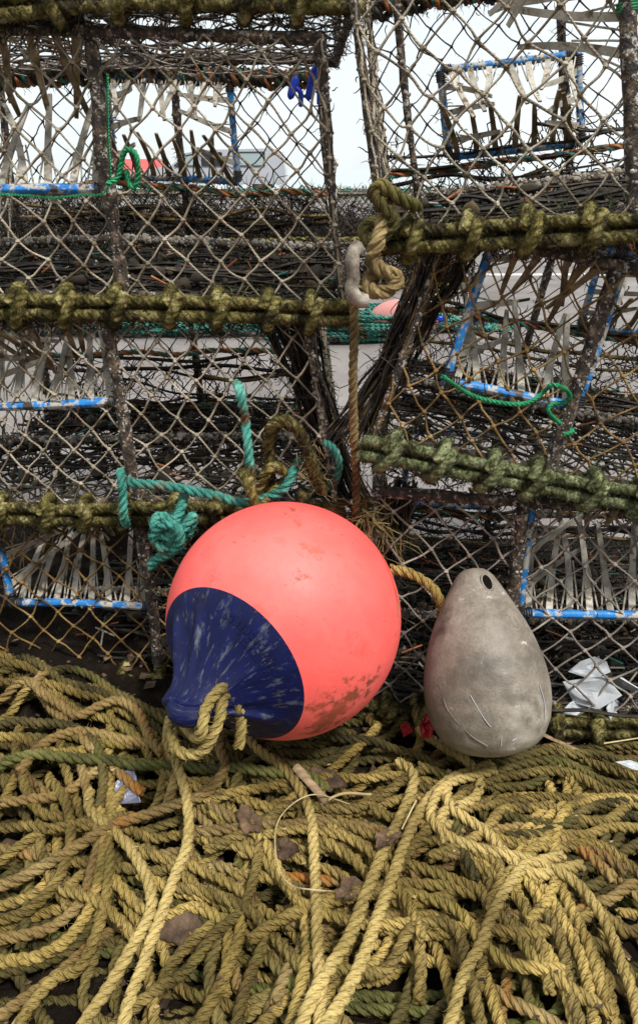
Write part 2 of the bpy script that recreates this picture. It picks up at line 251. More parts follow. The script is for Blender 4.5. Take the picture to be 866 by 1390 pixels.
TANGLE = [(0,[(-0.485,0.865),(-0.441,0.868),(-0.403,0.858),(-0.362,0.854)]),(0,[(-0.401,0.812),(-0.378,0.791),(-0.365,0.757),(-0.352,0.724)]),(0,[(-0.308,0.917),(-0.297,0.857),(-0.282,0.803),(-0.275,0.757)]),(0,[(-0.362,0.854),(-0.332,0.803),(-0.304,0.758),(-0.271,0.712)]),(0,[(-0.387,0.679),(-0.361,0.691),(-0.324,0.702),(-0.294,0.701),(-0.242,0.695)]),(0,[(-0.154,0.678),(-0.116,0.65),(-0.086,0.635),(-0.056,0.615),(-0.027,0.581)]),(0,[(-0.165,0.791),(-0.129,0.762),(-0.116,0.745),(-0.073,0.722),(-0.031,0.722)]),(0,[(-0.261,0.69),(-0.217,0.651),(-0.18,0.635),(-0.144,0.645)]),(0,[(-0.011,0.706),(0.024,0.695),(0.042,0.674),(0.045,0.633),(0.03,0.594)]),(0,[(-0.02,0.674),(0.013,0.653),(0.051,0.664),(0.084,0.653)]),(1,[(0.306,0.709),(0.325,0.709),(0.346,0.715),(0.363,0.721)]),(1,[(0.301,0.687),(0.325,0.695),(0.349,0.709)]),(1,[(0.307,0.665),(0.328,0.676),(0.351,0.687),(0.382,0.721),(0.41,0.739),(0.443,0.751)]),(0,[(0.303,0.64),(0.327,0.657),(0.353,0.665),(0.384,0.681),(0.414,0.692)]),(0,[(0.298,0.625),(0.323,0.64),(0.339,0.632),(0.351,0.625),(0.389,0.63)]),(0,[(0.292,0.606),(0.308,0.601),(0.327,0.594),(0.344,0.57)]),(0,[(0.186,0.686),(0.196,0.665),(0.198,0.639),(0.178,0.62),(0.16,0.615)]),(0,[(0.211,0.639),(0.215,0.625),(0.228,0.606),(0.24,0.588),(0.248,0.57)]),(0,[(0.237,0.652),(0.239,0.625),(0.242,0.601),(0.251,0.581)]),(0,[(0.256,0.673),(0.258,0.64),(0.266,0.611),(0.268,0.581),(0.262,0.549)]),(0,[(0.263,0.676),(0.274,0.64),(0.278,0.615),(0.284,0.592),(0.286,0.559)]),(0,[(0.291,0.676),(0.291,0.645),(0.295,0.615),(0.299,0.588),(0.298,0.559)]),(0,[(0.172,0.713),(0.188,0.697),(0.205,0.686),(0.22,0.67),(0.232,0.649),(0.238,0.63)]),(0,[(0.24,0.725),(0.262,0.729),(0.285,0.738),(0.302,0.738)]),(0,[(0.221,0.754),(0.243,0.752),(0.269,0.756),(0.296,0.744)]),(0,[(0.255,0.728),(0.274,0.756),(0.295,0.778),(0.309,0.791)]),(0,[(0.273,0.732),(0.292,0.756),(0.311,0.778),(0.327,0.792)]),(0,[(0.314,0.738),(0.345,0.741),(0.375,0.757),(0.402,0.76),(0.446,0.77)]),(1,[(0.332,0.757),(0.359,0.769),(0.386,0.773),(0.409,0.78),(0.456,0.783)]),(0,[(0.311,0.72),(0.34,0.726),(0.36,0.721),(0.376,0.703),(0.39,0.687),(0.403,0.665)]),(0,[(0.26,0.708),(0.284,0.726),(0.301,0.744),(0.324,0.772),(0.345,0.789)]),(0,[(-0.489,0.876),(-0.454,0.873),(-0.418,0.869),(-0.385,0.853)]),(0,[(-0.401,0.812),(-0.399,0.844),(-0.379,0.872),(-0.352,0.878),(-0.32,0.869)]),(0,[(-0.453,0.773),(-0.424,0.781),(-0.391,0.782),(-0.356,0.791),(-0.328,0.809),(-0.312,0.823)]),(0,[(-0.428,0.708),(-0.4,0.713),(-0.375,0.733),(-0.355,0.749),(-0.319,0.755),(-0.285,0.746),(-0.233,0.723),(-0.194,0.706),(-0.151,0.694)]),(0,[(-0.447,0.757),(-0.417,0.762),(-0.384,0.757),(-0.343,0.746),(-0.291,0.747),(-0.233,0.751),(-0.175,0.751),(-0.136,0.733),(-0.093,0.716)]),(0,[(-0.394,0.625),(-0.369,0.633),(-0.343,0.641),(-0.319,0.668),(-0.312,0.701),(-0.316,0.735)]),(0,[(-0.385,0.603),(-0.36,0.61),(-0.334,0.614),(-0.302,0.63),(-0.281,0.657),(-0.277,0.696),(-0.277,0.724),(-0.293,0.758)]),(0,[(-0.324,0.586),(-0.304,0.593),(-0.282,0.61),(-0.266,0.646),(-0.266,0.69)]),(0,[(-0.288,0.572),(-0.264,0.581),(-0.251,0.615),(-0.25,0.651),(-0.258,0.701),(-0.269,0.735)]),(0,[(-0.23,0.625),(-0.201,0.6),(-0.186,0.572)]),(0,[(-0.136,0.656),(-0.106,0.65),(-0.089,0.615),(-0.098,0.572)]),(0,[(-0.146,0.572),(-0.12,0.605),(-0.09,0.632),(-0.079,0.672),(-0.075,0.716),(-0.08,0.75),(-0.099,0.785)]),(0,[(-0.086,0.635),(-0.066,0.62),(-0.064,0.595),(-0.075,0.567)]),(0,[(-0.068,0.722),(-0.045,0.677),(-0.019,0.635),(-0.013,0.595),(-0.016,0.563)]),(0,[(-0.121,0.796),(-0.077,0.782),(-0.033,0.774),(0.01,0.775),(0.065,0.789),(0.11,0.804)]),(0,[(-0.011,0.745),(0.02,0.722),(0.05,0.7),(0.087,0.667),(0.104,0.635)]),(0,[(-0.001,0.645),(0.028,0.656),(0.058,0.661),(0.098,0.672)]),(0,[(-0.074,0.744),(-0.032,0.75),(0.01,0.757),(0.052,0.746)]),(1,[(-0.451,1.033),(-0.42,1.057),(-0.38,1.051),(-0.332,1.018),(-0.269,0.96),(-0.22,0.929)]),(0,[(-0.572,1.093),(-0.524,1.074),(-0.484,1.052),(-0.451,1.031),(-0.406,1.01),(-0.357,0.992),(-0.301,0.965),(-0.244,0.928)]),(0,[(-0.544,1.025),(-0.514,1.013),(-0.462,1.008),(-0.409,1.0),(-0.351,0.97),(-0.301,0.938),(-0.267,0.919),(-0.236,0.884),(-0.22,0.852),(-0.212,0.821),(-0.214,0.791),(-0.229,0.768),(-0.257,0.76)]),(0,[(-0.53,0.988),(-0.49,0.981),(-0.453,0.982),(-0.41,0.961),(-0.374,0.939),(-0.334,0.925),(-0.286,0.9),(-0.251,0.871),(-0.227,0.833)]),(0,[(-0.504,0.918),(-0.472,0.927),(-0.455,0.95),(-0.431,0.969),(-0.411,0.965)]),(0,[(-0.521,0.965),(-0.481,0.955),(-0.448,0.967),(-0.41,0.942),(-0.37,0.904),(-0.332,0.868),(-0.31,0.85)]),(1,[(-0.495,0.894),(-0.463,0.902),(-0.423,0.903),(-0.38,0.897),(-0.335,0.881),(-0.312,0.857)]),(0,[(-0.352,0.88),(-0.305,0.876),(-0.263,0.871),(-0.22,0.858)]),(1,[(-0.548,1.036),(-0.491,1.038),(-0.444,1.011),(-0.384,0.978),(-0.323,0.954),(-0.275,0.93),(-0.218,0.885),(-0.151,0.858),(-0.102,0.832)]),(1,[(-0.229,0.913),(-0.183,0.885),(-0.139,0.858),(-0.097,0.831),(-0.051,0.82),(-0.001,0.826),(0.045,0.845),(0.085,0.842)]),(1,[(-0.214,0.929),(-0.179,0.899),(-0.135,0.871),(-0.092,0.848),(-0.046,0.836),(-0.001,0.842),(0.028,0.854),(0.052,0.877),(0.044,0.903),(0.011,0.903)]),(1,[(-0.068,0.861),(-0.023,0.863),(0.016,0.869),(0.045,0.886),(0.052,0.906),(0.034,0.912),(-0.012,0.903),(-0.047,0.904)]),(1,[(-0.028,0.844),(0.01,0.852),(0.045,0.875),(0.075,0.905),(0.122,0.962),(0.151,0.998),(0.178,1.059)]),(0,[(0.08,0.986),(0.09,0.947),(0.075,0.901),(0.044,0.862),(0.021,0.84)]),(0,[(0.151,0.998),(0.156,0.939),(0.139,0.895),(0.107,0.868),(0.083,0.845)]),(1,[(0.074,0.886),(0.115,0.895),(0.154,0.881),(0.18,0.862),(0.19,0.848)]),(0,[(-0.065,0.806),(-0.006,0.819),(0.049,0.827),(0.104,0.837),(0.155,0.842),(0.2,0.842)]),(0,[(-0.063,0.755),(-0.043,0.773),(-0.001,0.776),(0.047,0.781),(0.085,0.804),(0.126,0.834),(0.156,0.852)]),(0,[(-0.062,0.744),(-0.001,0.751),(0.051,0.749),(0.086,0.747),(0.115,0.725),(0.146,0.731)]),(0,[(0.11,0.727),(0.145,0.728),(0.183,0.714),(0.215,0.698),(0.218,0.67),(0.201,0.633)]),(0,[(0.093,0.707),(0.131,0.691),(0.162,0.675),(0.192,0.654),(0.197,0.633),(0.215,0.613),(0.232,0.576)]),(0,[(0.063,0.618),(0.099,0.618),(0.13,0.618),(0.161,0.613)]),(0,[(0.079,0.656),(0.112,0.656),(0.148,0.643),(0.167,0.623),(0.18,0.594)]),(0,[(0.077,0.58),(0.102,0.608),(0.13,0.618),(0.156,0.608),(0.16,0.572)]),(0,[(0.02,0.734),(0.054,0.718),(0.073,0.701),(0.086,0.68)]),(1,[(0.181,0.762),(0.202,0.821),(0.253,0.828),(0.3,0.837)]),(0,[(0.214,0.745),(0.242,0.777),(0.275,0.784),(0.308,0.785),(0.334,0.766)]),(0,[(0.156,0.767),(0.183,0.775),(0.223,0.789),(0.258,0.802),(0.303,0.809),(0.345,0.803),(0.391,0.795),(0.449,0.794)]),(1,[(0.325,0.756),(0.354,0.779),(0.39,0.793),(0.429,0.797),(0.48,0.79)]),(1,[(0.228,0.84),(0.284,0.866),(0.332,0.874),(0.376,0.866),(0.416,0.852),(0.5,0.837)]),(0,[(0.155,0.761),(0.193,0.801),(0.224,0.823),(0.268,0.844),(0.315,0.854),(0.359,0.849),(0.398,0.83),(0.437,0.809),(0.479,0.787)]),(0,[(0.309,0.896),(0.342,0.91),(0.374,0.898),(0.409,0.879),(0.44,0.856),(0.491,0.815)]),(1,[(0.275,0.877),(0.327,0.896),(0.372,0.89),(0.433,0.9),(0.524,0.892)]),(0,[(0.29,0.686),(0.295,0.714),(0.306,0.744),(0.325,0.775),(0.351,0.792),(0.374,0.799),(0.406,0.801),(0.462,0.796)])]
SINGLE = {'dark':(2,[(-0.469,0.818),(-0.449,0.825),(-0.408,0.836),(-0.359,0.841),(-0.307,0.835),(-0.249,0.83),(-0.192,0.828),(-0.125,0.827),(-0.079,0.822),(-0.023,0.819)]),'orange':(3,[(-0.416,0.941),(-0.382,0.927),(-0.355,0.913),(-0.329,0.929),(-0.301,0.938),(-0.273,0.923),(-0.257,0.903),(-0.244,0.877)]),'arc':(0,[(-0.293,0.758),(-0.255,0.729),(-0.229,0.706),(-0.206,0.673),(-0.195,0.64),(-0.201,0.61),(-0.215,0.581),(-0.233,0.549),(-0.245,0.516),(-0.25,0.477)]),'diagonal':(3,[(-0.409,0.66),(-0.384,0.671),(-0.357,0.679),(-0.319,0.702),(-0.285,0.724),(-0.253,0.746),(-0.22,0.763),(-0.184,0.777),(-0.153,0.787),(-0.134,0.808),(-0.128,0.829),(-0.138,0.851)]),'vertical':(0,[(-0.081,0.852),(-0.051,0.827),(-0.028,0.797),(-0.011,0.757),(-0.006,0.7),(-0.003,0.645),(-0.001,0.572),(0.002,0.541),(0.0,0.508),(-0.004,0.477)]),'pairA':(0,[(-0.031,0.48),(-0.017,0.509),(-0.001,0.541),(0.026,0.585),(0.04,0.613),(0.061,0.664),(0.084,0.718),(0.105,0.759),(0.122,0.797),(0.131,0.823)]),'pairB':(0,[(-0.012,0.466),(0.005,0.502),(0.024,0.533),(0.047,0.576),(0.065,0.618),(0.087,0.669),(0.107,0.719),(0.13,0.766),(0.156,0.804),(0.187,0.83),(0.211,0.841)]),'hook':(0,[(0.175,0.908),(0.187,0.885),(0.209,0.861),(0.221,0.829),(0.214,0.8),(0.192,0.781),(0.17,0.773),(0.16,0.761)]),'inner':(0,[(0.177,0.768),(0.191,0.756),(0.213,0.738),(0.234,0.698),(0.258,0.676),(0.284,0.681)]),'loop':(0,[(0.211,0.825),(0.185,0.817),(0.16,0.796),(0.146,0.767),(0.148,0.746),(0.165,0.726),(0.188,0.714),(0.226,0.703),(0.262,0.691),(0.3,0.67),(0.317,0.649),(0.328,0.614),(0.33,0.572),(0.331,0.541),(0.326,0.506),(0.318,0.476)]),'stub':(0,[(0.122,0.492),(0.138,0.525),(0.155,0.559),(0.176,0.585),(0.193,0.615),(0.212,0.644),(0.231,0.667),(0.249,0.684),(0.262,0.688)]),'buoyline':(0,[(-0.228,0.913),(-0.22,0.878),(-0.206,0.845),(-0.189,0.815),(-0.175,0.779),(-0.167,0.745),(-0.166,0.711),(-0.173,0.678),(-0.18,0.635),(-0.188,0.6),(-0.192,0.567),(-0.196,0.541),(-0.198,0.508),(-0.195,0.474)])}
# ------------------------------------------------------------------ lobster pots
def face_net(mb, c00, c10, c01, c11, cell, ch, r, m, bulge=0, holes=(), jit=.12, mknot=True, fuzz=3):
    c00,c10,c01,c11=map(np.asarray,(c00,c10,c01,c11))
    U=np.linalg.norm(c10-c00); V=np.linalg.norm(c01-c00); nu=max(2,round(U/cell)); nv=max(2,round(V/(ch/2)))
    nrm=norm(np.cross(c10-c00,c01-c00))
    def P(u,v): return (c00*(1-u)*(1-v)+c10*u*(1-v)+c01*(1-u)*v+c11*u*v)
    nodes={}; w1,w2=RG.random(2)*6
    for j in range(nv+1):
        for i in range(nu+1):
            u=(i+.5*(j%2))/nu
            if u>1.001: continue
            v=j/nv; e=0 if (j in(0,nv)) else 1
            uu=np.clip(u+e*(jit*RG.normal()*.5+.25*math.sin(v*5+w1+u*7)*.4)/nu,0,1); vv=np.clip(v+e*(jit*RG.normal()+.35*math.sin(u*8+w2))/nv*.8,0,1)
            nodes[i,j]=P(uu,vv)+nrm*(bulge*math.sin(math.pi*min(max(u,0.02),.98))*math.sin(math.pi*v)+RG.normal()*.003)
        if j%2: nodes[-1,j]=P(0,j/nv); nodes[nu-1 if False else nu,j]=P(1,j/nv)
    seg=[]; kn=[]
    for (i,j),a in nodes.items():
        uk=np.dot(a-c00,c10-c00)/U/U; vk=np.dot(a-c00,c01-c00)/V/V
        if 0<j<nv and i>=0 and not any(h[0]<uk<h[1] and h[2]<vk<h[3] for h in holes): kn.append(a)
        for di in ((0,-1) if j%2==0 else (0,1)):
            b=nodes.get((i+di,j+1))
            if b is None: continue
            mid=(a+b)/2; skip=False
            uc=np.dot(mid-c00,c10-c00)/U/U; vc=np.dot(mid-c00,c01-c00)/V/V
            for h in holes:
                if h[0]<uc<h[1] and h[2]<vc<h[3]: skip=True
            if skip: continue
            s=RG.normal(0,1,3)*.0012+A(0,0,-.001); o=(RG.normal(0,1,3))*.0006
            seg.append([a,a*.72+b*.28+s*.8+o,mid+s,a*.28+b*.72+s*.8-o,b])
    if not seg: return
    seg=np.array(seg); rr=r*(.85+.3*RG.random((len(seg),1)))*A(1.25,1,.95,1,1.25)[None]
    btube(mb,seg,rr,5,m)
    if mknot and kn:
        kn=np.array(kn); d=norm(RG.normal(0,1,kn.shape)+A(2.0,0,0)); btube(mb,np.stack([kn-d*r*2.4,kn-d*r*1.1,kn+d*r*1.1,kn+d*r*2.4],1),np.broadcast_to(A(.6,2.2,2.2,.6)*r,(len(kn),4)),6,m)
    if kn is not None and len(kn) and mknot: weed(mb,kn[RG.random(len(kn))<.06],.014,M['weed'],N=3,spread=.006)
    if not fuzz: return seg
    f=seg[RG.integers(0,len(seg),len(seg)*fuzz)]; c=f[np.arange(len(f)),RG.integers(0,5,len(f))]; d=norm(RG.normal(0,1,c.shape)); l=.002+.004*RG.random((len(c),1)); btube(mb,np.stack([c,c+d*l*.5,c+d*l+RG.normal(0,.0006,c.shape)],1),.00022,3,m)
    return seg
def bar(root,name,p0,p1,r,foul=1.,mat='steel',weedy=1.,big=1.):
    mb=MB(); p=resample(np.array([p0,p1]),.008); n=len(p); rr=r*(1+.10*smooth_noise(n,2)+.12*np.abs(smooth_noise(n,6)))
    p=p+np.stack([smooth_noise(n,15)*.001 for _ in range(3)],1); t,u,w=tube(mb,p,rr,10,M[mat])
    L=np.linalg.norm(np.asarray(p1)-p0); N=int(L*300*foul); i=np.clip(((RG.random(N)+.12*smooth_noise(N,3))*n).astype(int),0,n-1); a=RG.random(N)*6.283
    o=np.cos(a)[:,None]*u[i]+np.sin(a)[:,None]*w[i]; barnacles(mb,p[i]+o*rr[i][:,None]*.98+t[i]*RG.normal(0,.004,(N,1)),o,.0010*big+.0024*big*RG.random(N)**3,M['barn'])
    N=int(L*80*weedy)
    if N:
        i=RG.integers(0,n,N); weed(mb,p[i],.022,M['weed'],N=3)
    return mb.build(name,root)
def bumper(root,p0,p1,mat,r=.0082,step=.070,sag=.006):
    """two parallel ropes lashed along a rail by slanting turns"""
    ax=norm(np.asarray(p1)-p0); L=np.linalg.norm(np.asarray(p1)-p0); base=resample(np.array([p0,p1]),.005); n=len(base)
    up=A(0,0,1); out=norm(np.cross(ax,up)); up=np.cross(out,ax); mbw=MB(); mb=MB(); x=np.linspace(0,1,n)
    base=base+np.outer(smooth_noise(n,30),up)*.0035+np.outer(smooth_noise(n,30),out)*.002-np.outer(np.sin(x*np.pi),up)*sag
    for k,(du,do) in enumerate(((.0105,.006),(-.0095,.008),(.0,-.010))):
        p=base+up*du+out*do+np.outer(smooth_noise(n,18),up)*.0007
        rope(mb,p,r,M[mat],pitch=.040,fuzz=7000,wob=.15,relief=.34,k=12,tint=.35+.3*RG.random())
    o=mb.build('bumper_rope',root); s=.03+.02*RG.random(); 
    while s<L-.02:
        i=int(s/L*(n-1)); c=base[i]; a=np.linspace(.4,2*np.pi+.9,30); sl=.009*(1 if RG.random()<.85 else -.6); 
        q=c+np.outer(np.cos(a)*.0250,out)+np.outer(np.sin(a)*.0252,up)+np.outer((np.sin(a)+.25*(a-3))*sl,ax)+RG.normal(0,.0012,(30,3))*0
        rope(mbw,resample(q,.004),r*.92,M[mat],pitch=.042,fuzz=8000,wob=.2,tint=.55+.45*RG.random(),relief=.38,k=12); s+=step*(.85+.35*RG.random())
    mbw.build('lashing',o)
    weedmb=MB(); i=RG.integers(0,n,int(L*260)); weed(weedmb,base[i]-up*.02,.02,M['weed'],N=3,spread=.018)
    weedmb.build('weed_fringe',o,kind='stuff')
def finger(parent,b,d,side,L,mat):
    """one flat plastic finger with its two thin legs; b foot, d direction, side = along the pipe"""
    mb=MB(); n=norm(np.cross(d,side)); side=np.cross(n,d)
    s=np.linspace(0,1,7); bend=RG.normal()*.012; p=b+np.outer(s*L,d)+np.outer(s**2*bend,side)+np.outer(s**2*RG.normal()*.008,n)
    w=.0052*(1-.25*s)*A(1,1,1,1,1,1,.75); th=.0016
    ring=np.stack([p+w[:,None]*side+th*n,p-w[:,None]*side+th*n,p-w[:,None]*side-th*n,p+w[:,None]*side-th*n],1)
    i=np.arange(6)[:,None]*4; j=np.arange(4)[None]; q=np.stack([i+j,i+(j+1)%4,i+4+(j+1)%4,i+4+j],-1)
    mb.add(ring,np.vstack([q.reshape(-1,4),[[0,3,2,1],[24,25,26,27]]]),tint=RG.random(),m=M[mat])
    tip=b+d*L*.48; lg=np.array([[b+sd*side*.0135,b+sd*side*.009+d*L*.2,tip+sd*side*.002] for sd in (-1,1)]); btube(mb,lg,.0014,5,M[mat])
    mb.build('finger',parent,smooth=False)
def entrance(root,y,x0,x1,z0,z1,inward=1,mats=('fingerb','finger','finger','finger'),L=.135,side_n=3):
    """blue pipe frame in the face at depth y whose plastic fingers point to the middle and inwards"""
    mb=MB(); r=.0068; pts=[A(x0,y,z0),A(x1,y,z0),A(x1,y,z1),A(x0,y,z1)]
    for a,b in ((0,1),(1,2),(2,3),(3,0)):
        p=resample(np.array([pts[a],pts[b]]),.01); nn=len(p); t,u,w=tube(mb,p,r*(1+.02*smooth_noise(nn,3)),12,M['blue'])
        N=int(np.linalg.norm(pts[b]-pts[a])*260); i=RG.integers(0,nn,N); an=RG.random(N)*6.28; o=np.cos(an)[:,None]*u[i]+np.sin(an)[:,None]*w[i]
        cl=smooth_noise(nn,4)[i]>.1; barnacles(mb,(p[i]+o*r)[cl],o[cl],(.001+.002*RG.random(N)**2)[cl],M['barn'])
        c=p[RG.integers(0,nn,14)]; weed(mb,c,.016,M['weed'],N=3)
        for q in (p[1],p[-2]):      # black twine whippings at the corners
            an=np.linspace(0,6.283*5,60); rope_r=r+.0015; tube(mb,q+np.outer(np.cos(an)*rope_r,u[1])+np.outer(np.sin(an)*rope_r,w[1])+np.outer(np.linspace(-.009,.009,60),t[1]),.0013,5,M['twined'])
    e=mb.build('entrance',root); n=max(3,round((x1-x0)/.031)); dp=.085*inward
    for k in range(n):
        xx=x0+(x1-x0)*(k+.5)/n; cx=(x0+x1)/2-xx
        for zz,sg,mt in ((z0,1,mats[1]),(z1,-1,mats[0])):
            if RG.random()<.06: continue
            d=norm(A(cx*.12+RG.normal()*.010,dp,sg*.075)); finger(e,A(xx,y,zz),d,A(1,0,0),L*(.9+.25*RG.random()),mt)
    for k in range(side_n):
        zz=z0+(z1-z0)*(k+.6)/(side_n+.2); cz=(z0+z1)/2-zz
        for xx,sg,mt in ((x0,1,mats[2]),(x1,-1,mats[3])):
            if sg<0 and inward>0: continue
            d=norm(A(sg*.075,dp,cz*.3+RG.normal()*.01)); finger(e,A(xx,y,zz),d,A(0,0,1),L*(.85+.3*RG.random()),mt)
def pot(label,loc,rot,W,D,H,net='twine',moss='moss',front=None,back=None,mids=(.315,),dens=1.,bump_top=None,bumpers=True,back_dense=1.,gather=None,fl=.155,midz=.035,extra_post=None,lean=(0,0),bow=1.):
    root=empty('lobster_pot',loc,rot); tag(root,label,'lobster pot','lobster pots stacked on the quay')
    r=.0078; F=0; B=D
    for x in (0,W): 
        bar(root,'post',A(x,F,0),A(x,F,H),r*.7,weedy=.6); bar(root,'post',A(x,B,0),A(x,B,H),r*.8,weedy=.6)
    for x in mids: bar(root,'post',A(x,F,0),A(x,F,H),r*1.15,1.5); bar(root,'post',A(x+.02,B,0),A(x+.02,B,H),r*.9)
    if extra_post: bar(root,'post',A(extra_post,F+.01,0),A(extra_post,F+.01,H),.0042,1.2,weedy=.2)
    bar(root,'rail',A(0,F+.012,0),A(W,F+.012,0),r,.3); bar(root,'rail',A(0,B,0),A(W,B,0),r*1.3,1.5,weedy=3*dens)
    bar(root,'rail',A(0,F,H),A(W,F,H),r,.4); bar(root,'rail',A(0,B,H),A(W,B,H),r)
    bar(root,'rail',A(0,D*.42,midz),A(W,D*.42,midz),r*.85,4,weedy=.6,big=1.7)
    for x in (0,W,mids[0]):
        bar(root,'rail',A(x,F,0),A(x,B,0),r*.8,.5); bar(root,'rail',A(x,F,H),A(x,B,H),r*.7,.5,weedy=.5)
    # rope wound round the rear top rail
    mb=MB(); p=resample(np.array([[0,B,H],[W,B,H]]),.005); n=len(p); s=np.linspace(0,W,n)
    for ph,mt in ((0,'brown'),(2.1,'twined'),(4.2,'brown')):
        a=s/.06*6.283+ph; q=p+np.stack([0*s,np.cos(a)*.012,np.sin(a)*.012-.004+.003*smooth_noise(n,20)],1); rope(mb,q,.0075,[M[mt],M['orangec'],M['teal' if ph>3 else 'twined']] if mt=='brown' else M[mt],k=6,fuzz=500,mfuzz=M['weed'])
    weed(mb,p[RG.integers(0,n,int(170*W))]-A(0,0,.012),.018,M['weed'],N=3,spread=.02); mb.build('wound_rope',root)
    if bumpers: bumper(root,A(-.012,F-.014,0),A(W+.012,F-.014,0),moss)
    # netting
    hf=[];hb=[]
    if front: hf=[((front[0])/W,(front[1])/W,(front[2]+.01)/H,(front[3])/H)]
    if back: hb=[((back[0])/W,(back[1])/W,(back[2]+.01)/H,(back[3])/H)]
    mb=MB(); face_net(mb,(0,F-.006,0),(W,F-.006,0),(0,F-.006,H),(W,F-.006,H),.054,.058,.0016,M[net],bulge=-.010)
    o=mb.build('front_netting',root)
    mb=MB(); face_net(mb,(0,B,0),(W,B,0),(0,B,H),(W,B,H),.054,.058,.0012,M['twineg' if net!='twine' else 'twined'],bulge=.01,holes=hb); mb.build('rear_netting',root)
    for x,bl in ((0,.008),(W,.010)):
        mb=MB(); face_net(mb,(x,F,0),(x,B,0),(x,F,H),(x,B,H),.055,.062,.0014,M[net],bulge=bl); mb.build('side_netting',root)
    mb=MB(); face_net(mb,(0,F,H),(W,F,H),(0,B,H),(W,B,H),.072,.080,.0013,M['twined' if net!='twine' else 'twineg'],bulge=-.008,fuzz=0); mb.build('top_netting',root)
    # doubled floor net, matted with growth
    mb=MB()
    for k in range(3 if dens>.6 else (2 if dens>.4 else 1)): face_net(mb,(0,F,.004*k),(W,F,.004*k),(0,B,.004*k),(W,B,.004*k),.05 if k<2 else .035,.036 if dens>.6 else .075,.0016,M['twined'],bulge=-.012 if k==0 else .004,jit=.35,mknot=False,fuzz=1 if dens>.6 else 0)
    K=int(34*dens); Y=F+D*RG.random(K)**.8; Z=.006+RG.random(K)*.03
    for y,z in zip(Y,Z):
        q=resample(np.array([[0,y,z],[W,y+RG.normal()*.03,z]]),.012); q[:,2]+=smooth_noise(len(q),5)*.004-.006*np.sin(np.linspace(0,3.14,len(q))); q[:,1]+=smooth_noise(len(q),6)*.006
        tube(mb,q,.0016+.0016*RG.random(),5,M['twined'],tint=RG.random())
    mb.build('floor_netting',root)
    mb=MB(); N=int(300*dens*W/.62)
    y=D*(.18+.82*RG.random(N)**.8); c=np.stack([W*RG.random(N),y,.008+.012*RG.random(N)],1); weed(mb,c,.05,M['weed'],N=3,down=-.05,spread=.02,r=.0011)
    Nb=int(210*back_dense); c=np.stack([W*RG.random(Nb),D-.03*RG.random(Nb),.13*RG.random(Nb)**1.2],1); weed(mb,c,.05,M['weed'],N=4,down=.05,spread=.025,r=.0012)
    c=np.stack([W*RG.random(60),D*.3*RG.random(60),.012*np.ones(60)],1); weed(mb,c,.03,M['weedg'],N=3,down=.0)
    c=np.stack([W*RG.random(220),D*(.2+.8*RG.random(220)),.008+.02*RG.random(220)],1); barnacles(mb,c,np.tile(A(0,-.3,1),(220,1)),.001+.0028*RG.random(220)**2,M['barn'])
    n=int(260*dens); c=np.stack([W*RG.random(n),D*RG.random(n)**.7,.012+.02*RG.random(n)],1); d=norm(RG.normal(0,1,(n,3))*A(1,1,.5)); l=.004+.012*RG.random((n,1))**2
    btube(mb,np.stack([c-d*l,c-d*l*.6,c+d*l*.5,c+d*l],1),l*A(.1,.75,.6,.1)[None],7,M['weed'])      # mussels and sponge
    n=int(70*dens); c=np.stack([W*RG.random(n),D*RG.random(n)**.7,.02+.02*RG.random(n)],1); d=norm(RG.normal(0,1,(n,3))*A(1,1,.5)); l=.006+.014*RG.random((n,1))
    for q_,mt in ((0,'orangec'),(1,'teal'),(2,'finger')): btube(mb,np.stack([c-d*l,c-d*l*.3,c+d*l*.3,c+d*l],1)[q_::3],.0016,6,M[mt])
    mb.build('seaweed',root,kind='stuff')
    # cords laid along the low rear wall
    mb=MB()
    for k in range(int(16*back_dense)):
        z=.012+.13*RG.random(); a_,b_=sorted(RG.random(2)) if RG.random()<.5 else (0,1)
        if b_-a_<.25: continue
        q=resample(np.array([[W*a_,B-.006,z],[W*b_,B-.006,z+RG.normal()*.02]]),.012); n_=len(q); q[:,2]+=smooth_noise(n_,9)*.006-.01*np.sin(np.linspace(0,3.14,n_)); q[:,1]-=np.abs(smooth_noise(n_,7))*.010
        tube(mb,q,.0022+.0025*RG.random(),6,M[('twined','twined','brown','twined','weed')[k%5]],tint=RG.random())
    if back_dense>.4:
        for zz in (min(.135,back[2]-.018) if back else .135,.02):
            q=resample(np.array([[0,B-.012,zz],[W,B-.012,zz]]),.006); q[:,2]+=smooth_noise(len(q),14)*.004; rope(mb,q,.0062,[M['brown'],M['orangec'],M['teal']],k=6,fuzz=700,mfuzz=M['weed'],pitch=.06)
    if mb.v: mb.build('rear_lacing',root)
    if front: entrance(root,F+.006,front[0],front[1],front[2],front[3],1,L=fl)
    if back: entrance(root,B-.006,back[0],back[1],back[2],back[3],-1,mats=('finger','fingerb','finger','finger'),L=.108)
    if gather:   # netting drawn together into a dark hanging bunch
        mb=MB(); a,b,rw=gather; a,b=A(*a),A(*b); n=26; s=np.linspace(0,1,n)
        for k in range(44):
            th=RG.random()*6.28; rad=rw*(.35+.65*math.sqrt(RG.random())); w=rad*(1.1-.75*np.sin(s*np.pi*.9)**.8*(.6+.4*RG.random())) 
            q=a+np.outer(s,b-a)+np.stack([np.cos(th+s*.8)*w,np.sin(th+s*.8)*w*.8,0*s],1)+np.stack([smooth_noise(n,4) for _ in range(3)],1)*.003
            tube(mb,q,.0014+.0012*RG.random(),5,M[('twined','twined','weed','twined',net)[k%5]],tint=RG.random())
        c=a+np.outer(RG.random(170),b-a)+RG.normal(0,rw*.35,(170,3)); weed(mb,c,.03,M['weed'],N=4); mb.build('gathered_netting',root)
    # the whole pot is knocked out of true: bowed bars, leaning sides
    ph=RG.random(4)*6
